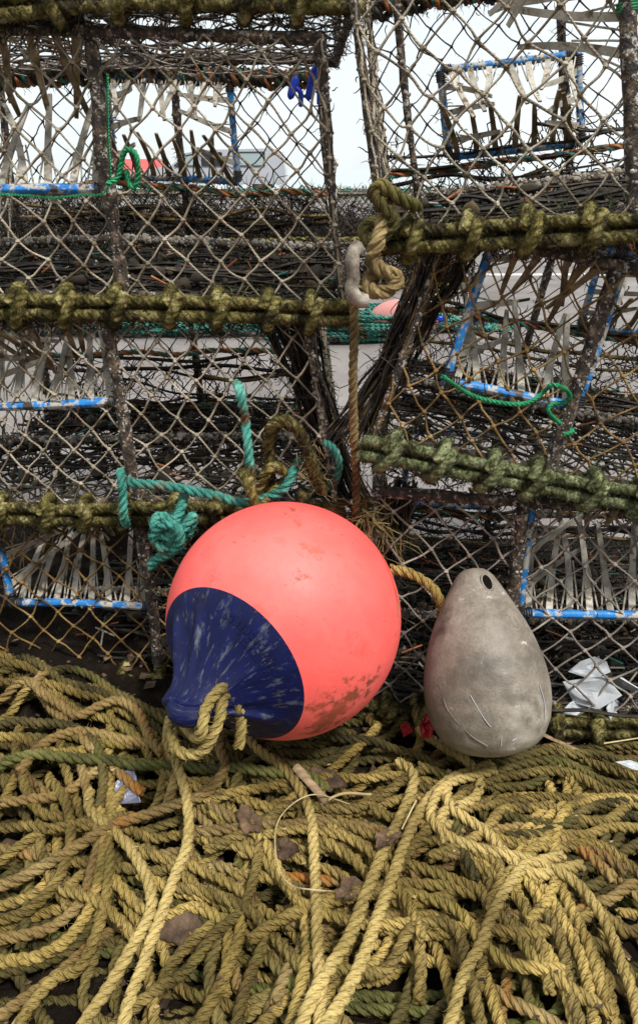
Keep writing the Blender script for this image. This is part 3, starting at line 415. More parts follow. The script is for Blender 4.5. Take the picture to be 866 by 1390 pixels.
    def walk(o):
        for ch in o.children:
            if ch.type=='MESH':
                n=len(ch.data.vertices); v=np.empty(n*3,np.float32); ch.data.vertices.foreach_get('co',v); v=v.reshape(-1,3); x,y,z=v[:,0].copy(),v[:,1].copy(),v[:,2].copy()
                v[:,0]=x+bow*(.0035*np.sin(z*8+ph[0])+.005*np.sin(y*7+ph[3]))+lean[0]*(z/H)*np.clip(1-x/W,0,1)**3+lean[1]*(z/H)*np.clip(x/W,0,1)
                v[:,1]=y+bow*.010*np.sin(x*6+z*5+ph[1]); v[:,2]=z+bow*(.006*np.sin(x*9+ph[2])+.004*np.sin(y*8)); ch.data.vertices.foreach_set('co',v.ravel()); ch.data.update()
            walk(ch)
    bpy.context.view_layer.update(); walk(root)
    return root
YL=1.10; XL=-.59
pot('lowest left stack lobster pot, standing on the ground behind the coral buoy',(XL,YL,.045),(0,0,0),.622,.50,.30,net='twineo',front=(.075,.315,.135,.312),back=(.34,.57,.14,.27),dens=1.6,gather=((.60,.04,.32),(.56,.06,.0),.035))
pot('left stack lobster pot hung with teal rope, directly above the coral buoy',(XL,YL,.372),(0,0,0),.622,.50,.29,net='twine',front=(.07,.312,.165,.305),lean=(0,-.05),dens=.5,back_dense=.6,gather=((.59,.03,.30),(.640,.06,-.02),.050))
pot('left stack lobster pot with white sky and the van behind its cream netting',(XL,YL,.685),(math.radians(1),0,0),.622,.50,.335,net='twine',front=(.02,.312,.145,.345),fl=.165,midz=.055,back=(.205,.445,.15,.325),lean=(0,-.028),dens=1.0,back_dense=1.1)
pot('topmost lobster pot of the left stack, only its mossy bumper rope in view',(XL-.02,YL-.005,1.045),(math.radians(-1),math.radians(-1.5),0),.65,.50,.33,net='twine',front=(.05,.29,.14,.31),dens=.12,back_dense=.1)
YR=1.02; XR=.076; YAW=math.radians(-7)
pot('lowest right stack lobster pot, behind the grey float, white plastic scraps inside it',(XR,YR+.01,.06),(0,0,YAW),.60,.50,.36,net='twineg',moss='moss',front=(.225,.50,.175,.372),back=(.05,.25,.14,.30),mids=(.212,),dens=1.6,gather=((.03,.03,.36),(.02,.05,.12),.03))
pot('right stack lobster pot with orange netting and a green mossy bumper rope',(XR-.005,YR,.50),(0,math.radians(7.5),YAW),.60,.50,.29,net='twineo',moss='mossg',front=(.072,.262,.10,.305),back=(.36,.56,.14,.27),mids=(.252,),lean=(.045,0),dens=.42,back_dense=.5,gather=((.03,.03,.29),(-.018,.06,-.02),.050))
hp=pot('highest lobster pot of the right stack, tilted, with pale sky behind cream netting',(XR+.005,YR,.770),(0,math.radians(-8.5),YAW),.60,.50,.35,net='twine',back=(.115,.345,.095,.235),mids=(.300,),extra_post=.045,dens=.55,back_dense=.45)
e=empty('entrance'); e.parent=hp
for k in range(6):      # broken-off front entrance: fingers still lashed to the middle post
    zz=.36-.038*k; finger(e,A(.298,.004,zz),norm(A(-.10,.055+.01*k,-.085+.028*k)),A(0,0,1),.19-.006*k,'finger')
mb=MB()
for zz in (.335,.30,.26,.215): an=np.linspace(0,6.283*4,50); tube(mb,A(.30,0,zz)+np.stack([np.cos(an)*.0115,np.sin(an)*.0115,np.linspace(-.006,.006,50)],1),.0016,5,M['green'])
mb.build('twine_whipping',e)
# ------------------------------------------------------------------ coral buoy
def mesh_revolve(mb,prof,m,seg=96,fn=None):
    prof=np.array(prof); an=np.linspace(0,2*np.pi,seg+1); V=np.stack([prof[:,1:2]*np.cos(an),prof[:,1:2]*np.sin(an),np.repeat(prof[:,:1],seg+1,1)],-1)
    if fn is not None: V=fn(V)
    i=np.arange(len(prof)-1)[:,None]*(seg+1)+np.arange(seg)[None]; q=np.stack([i,i+1,i+seg+2,i+seg+1],-1)
    mb.add(V,q,uv=np.stack(np.broadcast_arrays((an/6.283)[None],prof[:,:1]),-1),m=m)
BC=A(-.048,.905,.288); BR=.160
ax=norm(A(-.53,-.83,-.06)); zx=Vector(ax); xx=Vector((.86,-.50,.12)); xx=(xx-zx*xx.dot(zx)).normalized(); yy=zx.cross(xx)
buoy=empty('mooring_buoy'); buoy.matrix_world=Matrix.Translation(Vector(BC))@Matrix((xx,yy,zx)).transposed().to_4x4()
tag(buoy,'large round coral pink buoy with a navy cap, lying on the rope heap','buoy')
def prof_at(th):
    return (BR*math.cos(th),BR*math.sin(th))
def onball(px,py):
    q=at(px,py,1.0)-A(0,0,EYE); d=q/np.linalg.norm(q); o=A(0,0,EYE)-BC; bq=o.dot(d); disc=bq*bq-o.dot(o)+BR*BR
    h=A(0,0,EYE)+d*(-bq-math.sqrt(max(disc,0))); v=IV@Vector(h); return np.array(v.normalized()*(BR+.0002))
IV=buoy.matrix_world.inverted(); BRN=(.16,.05,.025)
M['pink']=mk('coral_vinyl',[(.3,(.78,.085,.075)),(.5,(.85,.115,.10)),(.7,(.88,.16,.14))],7,.52,120,.18,.002,0,vary=.08,spec=.4,extra=[((.60,.07,.055),14,.56,.16),((.40,.07,.05),90,.64,.05)],
 spots=[(tuple(onball(*p)),r,c,s,t) for p,r,c,s,t in (((478,945),.045,BRN,45,.38),((440,985),.04,BRN,50,.38),((455,965),.05,(.30,.06,.03),30,.38),((400,705),.035,(.35,.08,.05),70,.44),((410,783),.018,BRN,60,.38),((425,745),.03,(.42,.09,.06),60,.42),((330,730),.05,(.40,.10,.08),80,.47),((505,925),.03,BRN,60,.42),((455,800),.04,(.45,.08,.06),90,.47),((240,775),.02,BRN,60,.40),((395,692),.03,BRN,90,.46))])
ALP=math.radians(43.5)
mb=MB(); mesh_revolve(mb,[prof_at(t) for t in np.linspace(math.pi,ALP,70)],M['pink'],128); mb.build('body',buoy)
mb=MB(); IV=buoy.matrix_world.inverted()     # dark red scrape down the right-hand side
for pts,w_,mt in (([(516,752),(527,775),(535,800),(539,820),(539,836)],.0042,'scrape'),([(537,800),(540,822),(539,838)],.0030,'brown')):
    q=spline(np.array([onball(*p) for p in pts]),.004); s=np.linspace(0,1,len(q)); tube(mb,q,np.maximum(w_*np.sin(s*2.9+.1)*.35,.0003),6,M[mt])
mb.build('scrape_mark',buoy)
pr=[(z,r) for z,r in (prof_at(t) for t in np.linspace(ALP,math.radians(34),8))]
z0,r0=pr[-1]; zt=BR*1.30; rt=BR*.13
for s_ in np.linspace(0,1,40)[1:]:
    # tangent-continuous run from the sphere into a cone
    h00=2*s_**3-3*s_**2+1; h10=s_**3-2*s_**2+s_; h01=-2*s_**3+3*s_**2; h11=s_**3-s_**2
    z=h00*z0+h10*(.30*BR)+h01*zt+h11*(.5*BR); r=h00*r0+h10*(-.30*BR*1.45)+h01*rt+h11*(-.05*BR); pr.append((z,r))
for s_ in np.linspace(0,1,8)[1:]: pr.append((zt+.035*BR*math.sin(s_*1.57),rt*math.cos(s_*1.57)+1e-4))
def crease(V):
    z=V[...,2]; r=np.hypot(V[...,0],V[...,1]); a=np.arctan2(V[...,1],V[...,0]); k=np.clip((z-.80*BR)/(.45*BR),0,1)
    f=1+.24*np.sin(k*np.pi)*( np.exp(-((np.mod(a-2.3+np.pi,2*np.pi)-np.pi)/.10)**2)+np.exp(-((np.mod(a-1.75+np.pi,2*np.pi)-np.pi)/.08)**2)*.8+np.exp(-((np.mod(a+.55+np.pi,2*np.pi)-np.pi)/.12)**2)+.9*np.exp(-((np.mod(a-3.9+np.pi,2*np.pi)-np.pi)/.12)**2))-.05*np.sin(k*np.pi)*np.abs(np.sin(a*5+1))
    e=1+.6*k**3; V=V.copy(); V[...,0]*=f*e; V[...,1]*=f/e; return V
mb=MB(); mesh_revolve(mb,pr,M['navy'],160,crease); cap=mb.build('cap',buoy)
# eye: a thick ring moulded on the tip, and raised worn lettering
mb=MB(); a=np.linspace(0,6.283,40); q=np.stack([np.cos(a)*.021+.010,0*a,np.sin(a)*.017+BR*1.25],1); t_=np.linspace(0,1,40); tube(mb,q,.0105+.003*np.sin(a),14,M['navy'],cap=False); mb.build('eye',cap)
mb=MB()
for row,(dth,n_) in enumerate(((.60,11),(.52,8))):      # moulded letters too worn to read
    for i in range(n_):
        ph=math.radians(-12+60+ (i-5)*5.4); p3=lambda th,p_:A(BR*math.sin(th)*math.cos(p_),BR*math.sin(th)*math.sin(p_),BR*math.cos(th))*1.004
        w_=.016; h=.045 if i else .07
        strokes=[[(0,0),(1,0)]]+([[(0,1),(1,1)]] if i%2 else [])+([[(0,0),(0,1)]] if i%3!=1 else [])+([[(.5,0),(.5,1)]] if i%3==1 else [])
        for st in strokes:
            pts=np.array([p3(dth+(y_-.5)*h,ph+(x_-.5)*.055) for x_,y_ in resample(np.array(st,float),.2)]); tube(mb,pts,.0007,5,M['navy'])
mb.build('moulded_lettering',cap)
# ------------------------------------------------------------------ grey float
b0=A(.241,.835,.112); t0=at(642,775,.965); g=empty('net_float'); L_=np.linalg.norm(t0-b0)
zx=Vector(norm(t0-b0)); xx=Vector((1,0,0)); xx=(xx-zx*xx.dot(zx)).normalized(); g.matrix_world=Matrix.Translation(Vector(b0))@Matrix((xx,zx.cross(xx),zx)).transposed().to_4x4()
tag(g,'scuffed grey pear-shaped float leaning upright against the right stack','float')
Rg=.0865; H_=L_+.004
def gp(s):   # radius along the height 0..1
    pts=[(0,0),(.012,.34),(.03,.54),(.06,.70),(.10,.82),(.18,.935),(.27,.99),(.36,1.0),(.45,.97),(.54,.91),(.62,.835),(.69,.75),(.77,.63),(.84,.515),(.91,.395),(.95,.32),(.98,.235),(.995,.14),(1,0)]
    return float(np.interp(s,[p[0] for p in pts],[p[1] for p in pts]))
ss=np.linspace(0,1,160)**1; rr=np.array([gp(x) for x in ss]); k_=np.hanning(9); k_/=k_.sum(); rr2=np.convolve(np.pad(rr,4,mode='edge'),k_,'valid'); rr2=np.where((ss<.03)|(ss>.985),rr,rr2); rr2[0]=rr2[-1]=1e-4
# smooth rounded ends
rr2=np.where(ss<.10,np.minimum(rr2,np.sqrt(np.clip(1-((.10-ss)/.10)**2,0,1))*gp(.10)*1.0),rr2); rr2=np.maximum(rr2,1e-4)
def squash(V):
    V=V.copy(); z=V[...,2]/H_; k=np.clip((z-.72)/.28,0,1); V[...,1]*=1-.42*k; a=np.arctan2(V[...,1],V[...,0])
    V[...,1]-=.006*k; V[...,:2]*=(1+.012*np.sin(a*2+1)*np.sin(z*5))[...,None]; return V
mb=MB(); mesh_revolve(mb,np.column_stack([ss*H_,rr2*Rg]),M['greyb'],96,squash)
fb=mb.build('body',g)
# black disc as the painted shade of a lashing hole through the neck with a raised lip (seen on the front of the tip)
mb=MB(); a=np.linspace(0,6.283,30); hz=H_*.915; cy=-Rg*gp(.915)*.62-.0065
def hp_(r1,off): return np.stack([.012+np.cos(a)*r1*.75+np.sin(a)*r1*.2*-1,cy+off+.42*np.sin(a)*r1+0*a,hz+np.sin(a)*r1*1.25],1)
q=hp_(.0080,-.0026); mb.add(np.vstack([[A(.012,cy-.0024,hz)],q]),t=[[0,i+1,i+2] for i in range(29)],m=M['hole_shade']); mb.build('hole_shade_disc',g)
mb=MB(); tube(mb,hp_(.0090,-.0012),.0017,8,M['greyb'],cap=False); mb.build('hole_lip',g)
mb=MB()
def gpt(phi,s): r=gp(s)*Rg+.0004; return A(math.sin(phi)*r,-math.cos(phi)*r*(1-.42*max(0,(s-.72)/.28)),s*H_)
for pts in ([(-.45,.36),(-.28,.24),(-.2,.20)],[(.72,.37),(.80,.28),(.84,.20)],[(-.04,.14),(-.06,.10)],[(-.98,.40),(-.85,.28),(-.55,.16),(-.3,.10)],[(.15,.12),(.22,.13)]):
    q=spline(np.array([gpt(*p) for p in pts]),.003); tube(mb,q,.0006 if len(pts)<4 else .0011,6,M['white_pl'] if len(pts)<4 else M['greyb'])
q=np.array([gpt(.62+.09*math.cos(x)*.9,.70+.03*math.sin(x)) for x in np.linspace(0,6.28,24)]); tube(mb,q,.0011,6,M['greyb'],cap=False)
mb.build('scratches',g)
# ------------------------------------------------------------------ rope heap
filler=MB()
def wander(x,y,a,n,turn):
    pts=[]; c=turn
    for i in range(n):
        pts.append((x,y)); c+=RG.normal()*.35-.15*c; 
        a+=c*.5; x+=math.cos(a)*.055; y+=math.sin(a)*.04
        if x<-.78: a=RG.normal()*.4
        if x>.78: a=math.pi+RG.normal()*.4
        if y<.36: a=abs(a) if math.cos(a)>0 else math.pi-.5; 
        lim=1.03 if x<.15 else (.99 if x<.35 else .96)
        if y>lim: a=-.5 if math.cos(a)>0 else math.pi+.5
    return pts
R_=.0068
def ext(pts,l=.11):
    """carries a run on past both its ends, bending a little, so that the ends go under later ropes"""
    p=[np.array(q,float) for q in pts]
    for _ in range(2):
        d=p[-1]-p[-2]; a=math.atan2(d[1],d[0]); c=RG.normal()*.35; q=p[-1]
        for s in range(2): a+=c; q=q+A(math.cos(a),math.sin(a))*l/2; p.append(q)
        p.reverse()
    return p
for k in range(26):      # long slack runs wandering sideways through the bottom of the heap
    y0=.36+.64*((k*.618)%1); sl=RG.normal()*.10; x=np.linspace(-.95,.95,13)+RG.normal(0,.02,13); y=y0+sl*x+np.convolve(RG.normal(0,.05,15),[.3,.4,.3],'valid')
    y=np.minimum(y,np.where(x<.15,1.03,.95)); y=np.maximum(y,.33)
    rope(filler,lay(np.column_stack([x,y]),R_,.60,.040),R_,M[('dark','olive_shaded','olive_shaded','rust','olive_shaded')[k%5]],k=6)
for k in range(20):      # and round loops and bights
    x0=-.85+1.7*((k*.382)%1); y0=.42+.45*RG.random(); ra=.09+.10*RG.random(); th=np.linspace(0,6.283*(1.1+RG.random()),22)+RG.random()*6; p=np.stack([x0+ra*1.3*np.cos(th)*(1+.2*np.sin(th*.37)),y0+ra*.9*np.sin(th+.4)*(1+.15*np.cos(th*.5))],1)
    rope(filler,lay(p,R_,.55,.048),R_,M[('tan','olive_shaded','olive_shaded')[int(RG.integers(3))]],k=6)
for k in range(12):      # slanting runs
    x0=-.8+1.6*((k*.618)%1); a=(.6+.9*RG.random())*(1 if k%2 else -1); s=np.linspace(-.4,.4,8); y=.62+s*abs(math.sin(a)); p=np.stack([x0+s*math.cos(a)*(1 if a>0 else -1)+.04*np.sin(s*9+k),y],1)
    rope(filler,lay(p,R_,.55,.048),R_,M[('olive_shaded','rust','olive_shaded')[k%3]],k=7)
KM=('tan','olive_shaded','dark','rust'); KS=('fresh','olive_shaded','dark','rust')
for i_,(k,pts) in enumerate(TANGLE):      # neighbouring turns of the same coils run alongside
    q=spline(ext(pts,.12),.03); t_=norm(np.gradient(q,axis=0)); s_=(-1 if i_%2 else 1)*(.016+.010*RG.random()); q=q+np.stack([-t_[:,1],t_[:,0]],1)*(s_+.006*smooth_noise(len(q),5)[:,None])
    if q[:,1].max()<1.02 and i_%5<3: rope(filler,lay(q,.0069,.85,.075),.0069,M[('tan','olive_shaded','tan','rust')[i_%4] if k==0 else 'olive_shaded'],k=7,fuzz=120)
for k,pts in TANGLE: rope(filler,lay(ext(pts,.09),.0069,.95,.15),.0069,M[KM[k] if not (k==0 and RG.random()<.12) else 'rust'],k=8,fuzz=600)
tag(filler.build('rope_heap'),'heap of tangled sandy yellow rope spread in front of the stacks','rope')
LAB={'dark':'dark green stained rope run straight across the left part of the heap','orange':'short rope with an orange rust stain below the navy buoy cap','arc':'rope loop bulging right over the lower left coils of the heap',
'diagonal':'pale rope sweeping diagonally from the left edge up to an orange stain','vertical':'rope run falling steeply beside the straw in the middle of the heap',
'pairA':'left of two ropes running side by side down from the coral buoy','pairB':'right of two ropes running side by side down from the coral buoy','hook':'rope hooking out from under the grey float and back',
'inner':'short rope run tucked inside the wide loop before the grey float','loop':'long rope making a wide loop before the grey float, then down to the right','stub':'thick rope run rising from the bottom under the long diagonal rope','buoyline':'rope run hanging from the eye of the coral buoy down the heap'}
for n_,(k,pts) in SINGLE.items():
    mb=MB(); p=lay(ext(pts,.04) if n_!='buoyline' else pts,.0072,1.0,.19)
    if n_=='buoyline':
        tipp=np.array(buoy.matrix_world@Vector((.012,0,BR*1.25))); s0=p[4]
        lead=spline(np.array([tipp+A(.030,.035,-.02),tipp+A(.034,.01,.020),tipp+A(.018,-.018,.016),tipp+A(.006,-.026,-.022),s0+A(.012,.01,.014),p[10],p[16]]),.005)
        p=np.vstack([lead[:-1],p[16:]]); p=resample(p,.0048)
    rope(mb,p,.0072,M[KS[k]],k=10,fuzz=700,tint=.65 if k==0 else None); tag(mb.build('rope'),LAB[n_],'rope',kind=None)
    if n_=='buoyline':
        mb=MB(); q=spline(np.array([tipp+A(-.028,-.004,-.030),tipp+A(-.020,-.022,-.045),tipp+A(.010,-.030,-.040),tipp+A(.030,-.022,-.005),tipp+A(.036,.008,.012),tipp+A(.052,.012,-.02),tipp+A(.050,.0,-.06)]),.005)
        rope(mb,q,.0070,M['fresh'],k=10,fuzz=700,tint=.7); tag(mb.build('rope'),'short rope turned through the eye of the navy buoy cap','rope')
_h=HM[125:425,60:190]-mound(gx[125:425,None],gy[None,60:190]); print('HEAP',_h.mean(),np.percentile(_h,90),surf(0,.7),surf(.3,.7))
# rope rising behind the coral buoy to the grey float
mb=MB(); rope(mb,spline(np.array([at(530,772,.99),at(560,780,.975),at(588,800,.96),at(600,830,.955),at(592,880,.955)]),.005),.0075,M['tan'],k=8,fuzz=500); tag(mb.build('rope'),'yellow rope emerging behind the coral buoy towards the grey float','rope')
# ------------------------------------------------------------------ litter on the heap
def sheet(name,label,cat,loc,pts,m,th=.0012,curl=.01,rot=(0,0,0),n=7,kindtag=True):
    """crumpled thin sheet with thickness from an outline"""
    o=np.array(pts,float); c=o.mean(0); v=[];
    for f in np.linspace(0,1,5): v.append(c+(o-c)*f)
    v=np.array(v); z=curl*(np.sin(v[...,0]*90+1)+np.cos(v[...,1]*70))*.5*np.linspace(0,1,5)[:,None]+RG.normal(0,curl*.18,v.shape[:2]); z=z+curl*6*(v[...,0]**2)/max(1e-4,np.abs(o).max()) ; V=np.dstack([v,z]); k=len(o)
    mb=MB(); i=np.arange(4)[:,None]*k; j=np.arange(k)[None]; q=np.stack([i+j,i+(j+1)%k,i+k+(j+1)%k,i+k+j],-1).reshape(-1,4)
    B_=V-A(0,0,th); nb=V.size//3; e=4*k+np.arange(k); e2=4*k+(np.arange(k)+1)%k
    mb.add(np.concatenate([V.reshape(-1,3),B_.reshape(-1,3)]),np.vstack([q[:,::-1],q+nb,np.stack([e,e2,e2+nb,e+nb],-1)]),m=m,tint=RG.random())
    ob=mb.build(name,smooth=(name=='dead_leaf')); ob.location=loc; ob.rotation_euler=rot; return tag(ob,label,cat)
def leafshape(s): 
    a=np.linspace(0,6.283,36,endpoint=False); r=s*(1+.13*np.sin(3*a+RG.random()*6)+.09*np.sin(5*a+1)+.05*np.sin(11*a)); return np.stack([r*np.cos(a)*1.25,r*np.sin(a)*.8],1)
for x,y,s,lab in ((-.150,.622,.026,'broad brown dead leaf caught low between ropes left of the middle'),(-.048,.715,.022,'curled dark brown leaf in a gap beside the two parallel ropes'),(.037,.655,.018,'reddish brown leaf sunk between ropes near the bottom middle'),(.010,.815,.020,'flat brown leaf just below the wooden stick'),(-.09,.745,.017,'small grey brown leaf under the rope falling from the buoy'),(.085,.720,.016,'small brown leaf beside the striped tin')):
    sheet('dead_leaf',lab,'leaf',(x,y,surf(x,y)-.001),leafshape(s),M['leaf'],.0006,.006,(RG.normal()*.25,RG.normal()*.25,RG.random()*6))
sheet('plastic_wrapper','crumpled silvery plastic wrapper between ropes below the dark green rope','wrapper',(-.262,.800,surf(-.262,.80)-.006),[(-.02,-.012),(0,-.016),(.024,-.012),(.018,.0),(.012,.02),(.004,.034),(-.008,.036),(-.012,.018),(-.018,.004)],M['foil'],.0008,.008,(.45,.1,0))
def cyl(name,label,cat,p0,p1,r,m,k=12,bands=None):
    mb=MB(); p=resample(np.array([p0,p1]),.006); tube(mb,p,r,k,m)
    if bands:
        for f in (.3,.45,.6,.75): c=p0+(p1-p0)*f; d=norm(p1-p0)*.0018; tube(mb,np.array([c-d,c,c+d]),r+.00012,k,bands)
    return tag(mb.build(name),label,cat)
def onheap(x,y,h): return A(x,y,surf(x,y)+h)
mb=MB(); p=resample(np.array([onheap(-.032,.822,.004),onheap(.010,.778,.004)]),.005); tube(mb,p,.0060+.0006*smooth_noise(len(p),3),8,M['wood']); tag(mb.build('stick'),'short broken grey wooden stick lying across ropes near the middle','stick')
c0=onheap(.055,.766,-.002); cyl('tin_tube','small crushed silver tube with dark stripes lying between the ropes','tube',c0,c0+A(.034,-.010,.001),.0075,M['foil'],14,M['blk'])
mb=MB(); q=spline(np.array([onheap(.045,.79,.006),onheap(-.01,.77,.012),onheap(-.05,.74,.012),onheap(-.052,.69,.01),onheap(-.035,.655,.012),onheap(.0,.64,.010),onheap(.03,.68,.01)]),.006); tube(mb,q,.0009,5,M['straw']); q=spline(np.array([onheap(.07,.80,.004),onheap(.02,.782,.012),onheap(-.045,.762,.016)]),.006); tube(mb,q,.002,5,M['straw']); tag(mb.build('straw'),'bent dry straw looped over the ropes in the middle of the heap','straw')
mb=MB(); p0=onheap(.105,.735,.012); tube(mb,resample(np.array([p0,p0+A(.022,.036,.012)]),.006),.0011,5,M['straw']); tag(mb.build('straw'),'single thin straw sticking up beside the wide rope loop','straw')
rp=at(577,985,.90); sheet('plastic_scrap','crumpled red plastic scrap between the coral buoy and the grey float','plastic scrap',tuple(rp),[(-.009,-.016),(.003,-.018),(.011,-.006),(.007,.004),(.009,.012),(.0,.018),(-.006,.006),(-.011,.002)],M['red'],.001,.010,(1.0,.2,.3))
rp=at(548,990,.93); sheet('plastic_scrap','smaller red plastic scrap half hidden behind ropes beside the buoy','plastic scrap',tuple(rp),[(-.01,-.008),(.008,-.01),(.01,.006),(-.004,.01)],M['red'],.001,.006,(.9,-.2,.8))
for i,(px,py,s,lab) in enumerate(((800,905,1.7,'upper bent white plastic shard inside the lowest right pot'),(800,938,2.0,'largest white plastic shard inside the lowest right pot'),(780,960,1.4,'pointed white plastic shard lying left of the largest one'),(833,965,1.5,'white plastic shard at the lower right of the cluster'),(850,930,1.7,'pale shard behind the others by the edge of the pot'))):
    sheet('plastic_shard',lab,'plastic shard',tuple(at(px,py,(1.03,.995,.990,.985,1.0)[i])),[[(-.024*s,-.004*s),(.0,-.012*s),(.022*s,-.006*s),(.018*s,.004*s),(.004*s,.009*s),(-.010*s,.005*s)],[(-.020*s,.006*s),(-.012*s,-.010*s),(.006*s,-.014*s),(.024*s,-.002*s),(.012*s,.012*s),(.0,.010*s)],[(-.028*s,-.002*s),(-.004*s,-.009*s),(.018*s,-.004*s),(.010*s,.008*s),(-.006*s,.006*s)],[(-.014*s,-.010*s),(.014*s,-.012*s),(.020*s,.002*s),(.002*s,.014*s),(-.016*s,.008*s)],[(-.02*s,-.003*s),(.004*s,-.014*s),(.016*s,-.002*s),(.008*s,.014*s),(-.010*s,.008*s)]][i],M['white_pl'],.0015,.006,((.95,.1,.2),(1.05,-.15,-.3),(.8,.1,.5),(1.1,.2,.9),(.9,-.1,2.6))[i])
for (px,py,lab,s) in ((852,1060,'long white plastic sliver on the ropes at the right edge',1.),(770,868,'small white plastic chip behind the top right of the grey float',.35)):
    q=at(px,py,.86 if py>1000 else 1.06); q[2]=max(q[2],surf(q[0],q[1])+.004) if py>1000 else q[2]
    sheet('plastic_shard',lab,'plastic shard',tuple(q),[(-.02*s,.004*s),(.0,-.006*s),(.03*s,-.008*s),(.03*s,.002*s),(.0,.008*s)],M['white_pl'],.001,.003,(.2,0,-.2))
mb=MB()   # splinters of cane and wood at the right
for k in range(16):
    x=.36+.25*RG.random(); y=.945+.05*RG.random(); a=RG.normal()*.35; l=.05+.07*RG.random(); z=surf(x,y)+.004+.006*RG.random(); d=A(math.cos(a),math.sin(a),RG.normal()*.08)*l/2
    tube(mb,resample(np.array([A(x,y,z)-d,A(x,y,z)+d]),.01),.0012+.0022*RG.random()**2,5,M[('straw','wood','leaf')[k%3]],tint=RG.random())
tag(mb.build('cane_splinters'),'scattered dry cane splinters on the dirt at the right of the heap','splinters',kind='stuff')
# ------------------------------------------------------------------ cords, knots and ties on the stacks
def cord(label,pts,R,m,fuzz=500,name='rope',k=8,group=None,**kw):
    mb=MB(); rope(mb,spline(np.array(pts),.004),R,M[m],k=k,fuzz=fuzz,**kw); return tag(mb.build(name),label,'rope',group)
F_=1.045
cord('vertical brown rope hanging in the gap between the two stacks',[at(480,398,.99),at(481,450,1.0),at(479,520,1.0),at(481,600,1.01),at(484,650,1.02),at(483,700,1.03)],.0062,'brown')
cord('teal rope stretched across the mossy bumper above the coral buoy',[at(178,652,F_+.01),at(182,656,F_-.015),at(230,660,F_-.02),at(290,672,F_-.02),at(330,682,F_-.02),at(362,676,F_-.02),at(386,662,F_-.02),at(398,640,F_-.01),at(404,625,F_+.01)],.0070,'teal')
cord('short upright teal rope hooked over the left mossy bumper',[at(163,640,F_+.02),at(165,648,F_-.02),at(167,675,F_-.025),at(168,702,F_-.02),at(172,712,F_+.01)],.0068,'teal')
cord('teal rope dropping from the netting to the frayed yellow knot',[at(322,520,F_+.02),at(326,530,F_-.005),at(328,545,F_-.005),at(333,570,F_+.012),at(336,600,F_),at(340,640,F_),at(342,668,F_+.01)],.0070,'teal')
cord('small teal rope loop right of the frayed yellow rope',[at(441,600,F_+.02),at(455,612,F_),at(460,632,F_-.005),at(454,655,F_+.005),at(442,665,F_+.03)],.0058,'teal')
kp=[(252,660,0),(246,690,-.02),(236,706,-.035),(216,700,-.03),(210,716,-.045),(228,728,-.055),(250,716,-.05),(262,700,-.035),(256,722,-.03),(236,738,-.04),(222,744,-.05),(208,732,-.05),(222,712,-.06),(240,716,-.065),(244,736,-.06),(230,752,-.045),(214,758,-.04),(204,770,-.035)]
cord('teal rope tied in a bulky knot left of the coral buoy',[at(a,b,F_+c) for a,b,c in kp],.0072,'teal',fuzz=2600)
cord('frayed yellow rope arching down above the coral buoy',[at(362,690,F_+.03),at(366,640,F_),at(364,600,F_-.01),at(372,575,F_-.02),at(392,572,F_-.025),at(410,592,F_-.02),at(420,620,F_-.02),at(430,650,F_-.01),at(440,668,F_)],.0085,'moss',fuzz=5000)
mb=MB(); c=np.array([at(425+10*RG.normal(),630+12*RG.normal(),F_-.015+.008*RG.normal()) for _ in range(16)]); weed(mb,c,.034,M['brown'],N=5,down=.7,spread=.012,r=.0007)
tag(mb.build('frayed_rope'),'loose pale fibres of the frayed rope end above the coral buoy','rope')
cord('mossy rope turned round the teal rope above the coral buoy',[at(330,640,F_+.02),at(336,650,F_-.035),at(342,672,F_-.045),at(350,690,F_-.035),at(372,668,F_-.01),at(392,650,F_),at(372,632,F_-.01),at(356,650,F_-.02),at(340,690,F_)],.0080,'moss',fuzz=3500)
# tangled braided tail at the left end of the tilted upper right bumper
tl=[(508,300,1.0),(494,312,.98),(506,330,.965),(522,318,.96),(534,296,.955),(520,280,.955),(508,262,.955),(516,250,.955),(534,262,.955),(552,274,.96),(566,280,.98)]
cord('braided yellow and black rope end lashed to the corner of the upper right bumper',[at(*p) for p in tl],.0085,'olive_shaded',fuzz=1500)
cord('knotted brown rope tail hanging at the corner of the upper right bumper',[at(524,270,.965),at(520,300,.96),at(512,330,.95),at(505,350,.955),at(520,368,.95),at(540,374,.955),at(530,392,.95),at(508,396,.95),at(500,382,.96),at(514,366,.965)],.0088,'brown',fuzz=1500)
mb=MB(); q=spline(np.array([at(488,334,.945),at(480,342,.94),at(478,360,.94),at(480,378,.94),at(477,392,.94),at(486,406,.942),at(498,408,.945)]),.004); tube(mb,q,.0078+.0016*np.abs(smooth_noise(len(q),5)),12,M['rubber']); tag(mb.build('rubber_hook'),'pale crusted rubber hook hanging in the gap between the stacks','hook')
mb=MB()   # frayed clump at the foot of the hanging rope
c=np.array([at(505+10*RG.normal(),705+12*RG.normal(),1.05+.02*RG.normal()) for _ in range(60)]); weed(mb,c,.07,M['brown'],N=6,down=.6,spread=.02,r=.0012)
tag(mb.build('frayed_rope'),'frayed brown rope clump above the right shoulder of the coral buoy','rope')
gt=[(600,510),(640,536),(690,548),(720,545),(740,530),(750,522),(770,530),(772,545),(750,548),(745,560),(765,578),(778,585),(765,590)]
cord('bright green twine tied along the blue bar of the orange netted pot',[at(a,b,.985+.01*math.sin(i*2)) for i,(a,b) in enumerate(gt)],.0034,'green',fuzz=900,name='twine')
cord('green twine looped round the middle post of the upper left pot',[at(145,250,1.07),at(160,240,1.075),at(166,215,1.07),at(172,202,1.065),at(184,208,1.06),at(188,230,1.06),at(184,252,1.065),at(176,250,1.07),at(172,230,1.075)],.0036,'green',fuzz=700,name='twine')
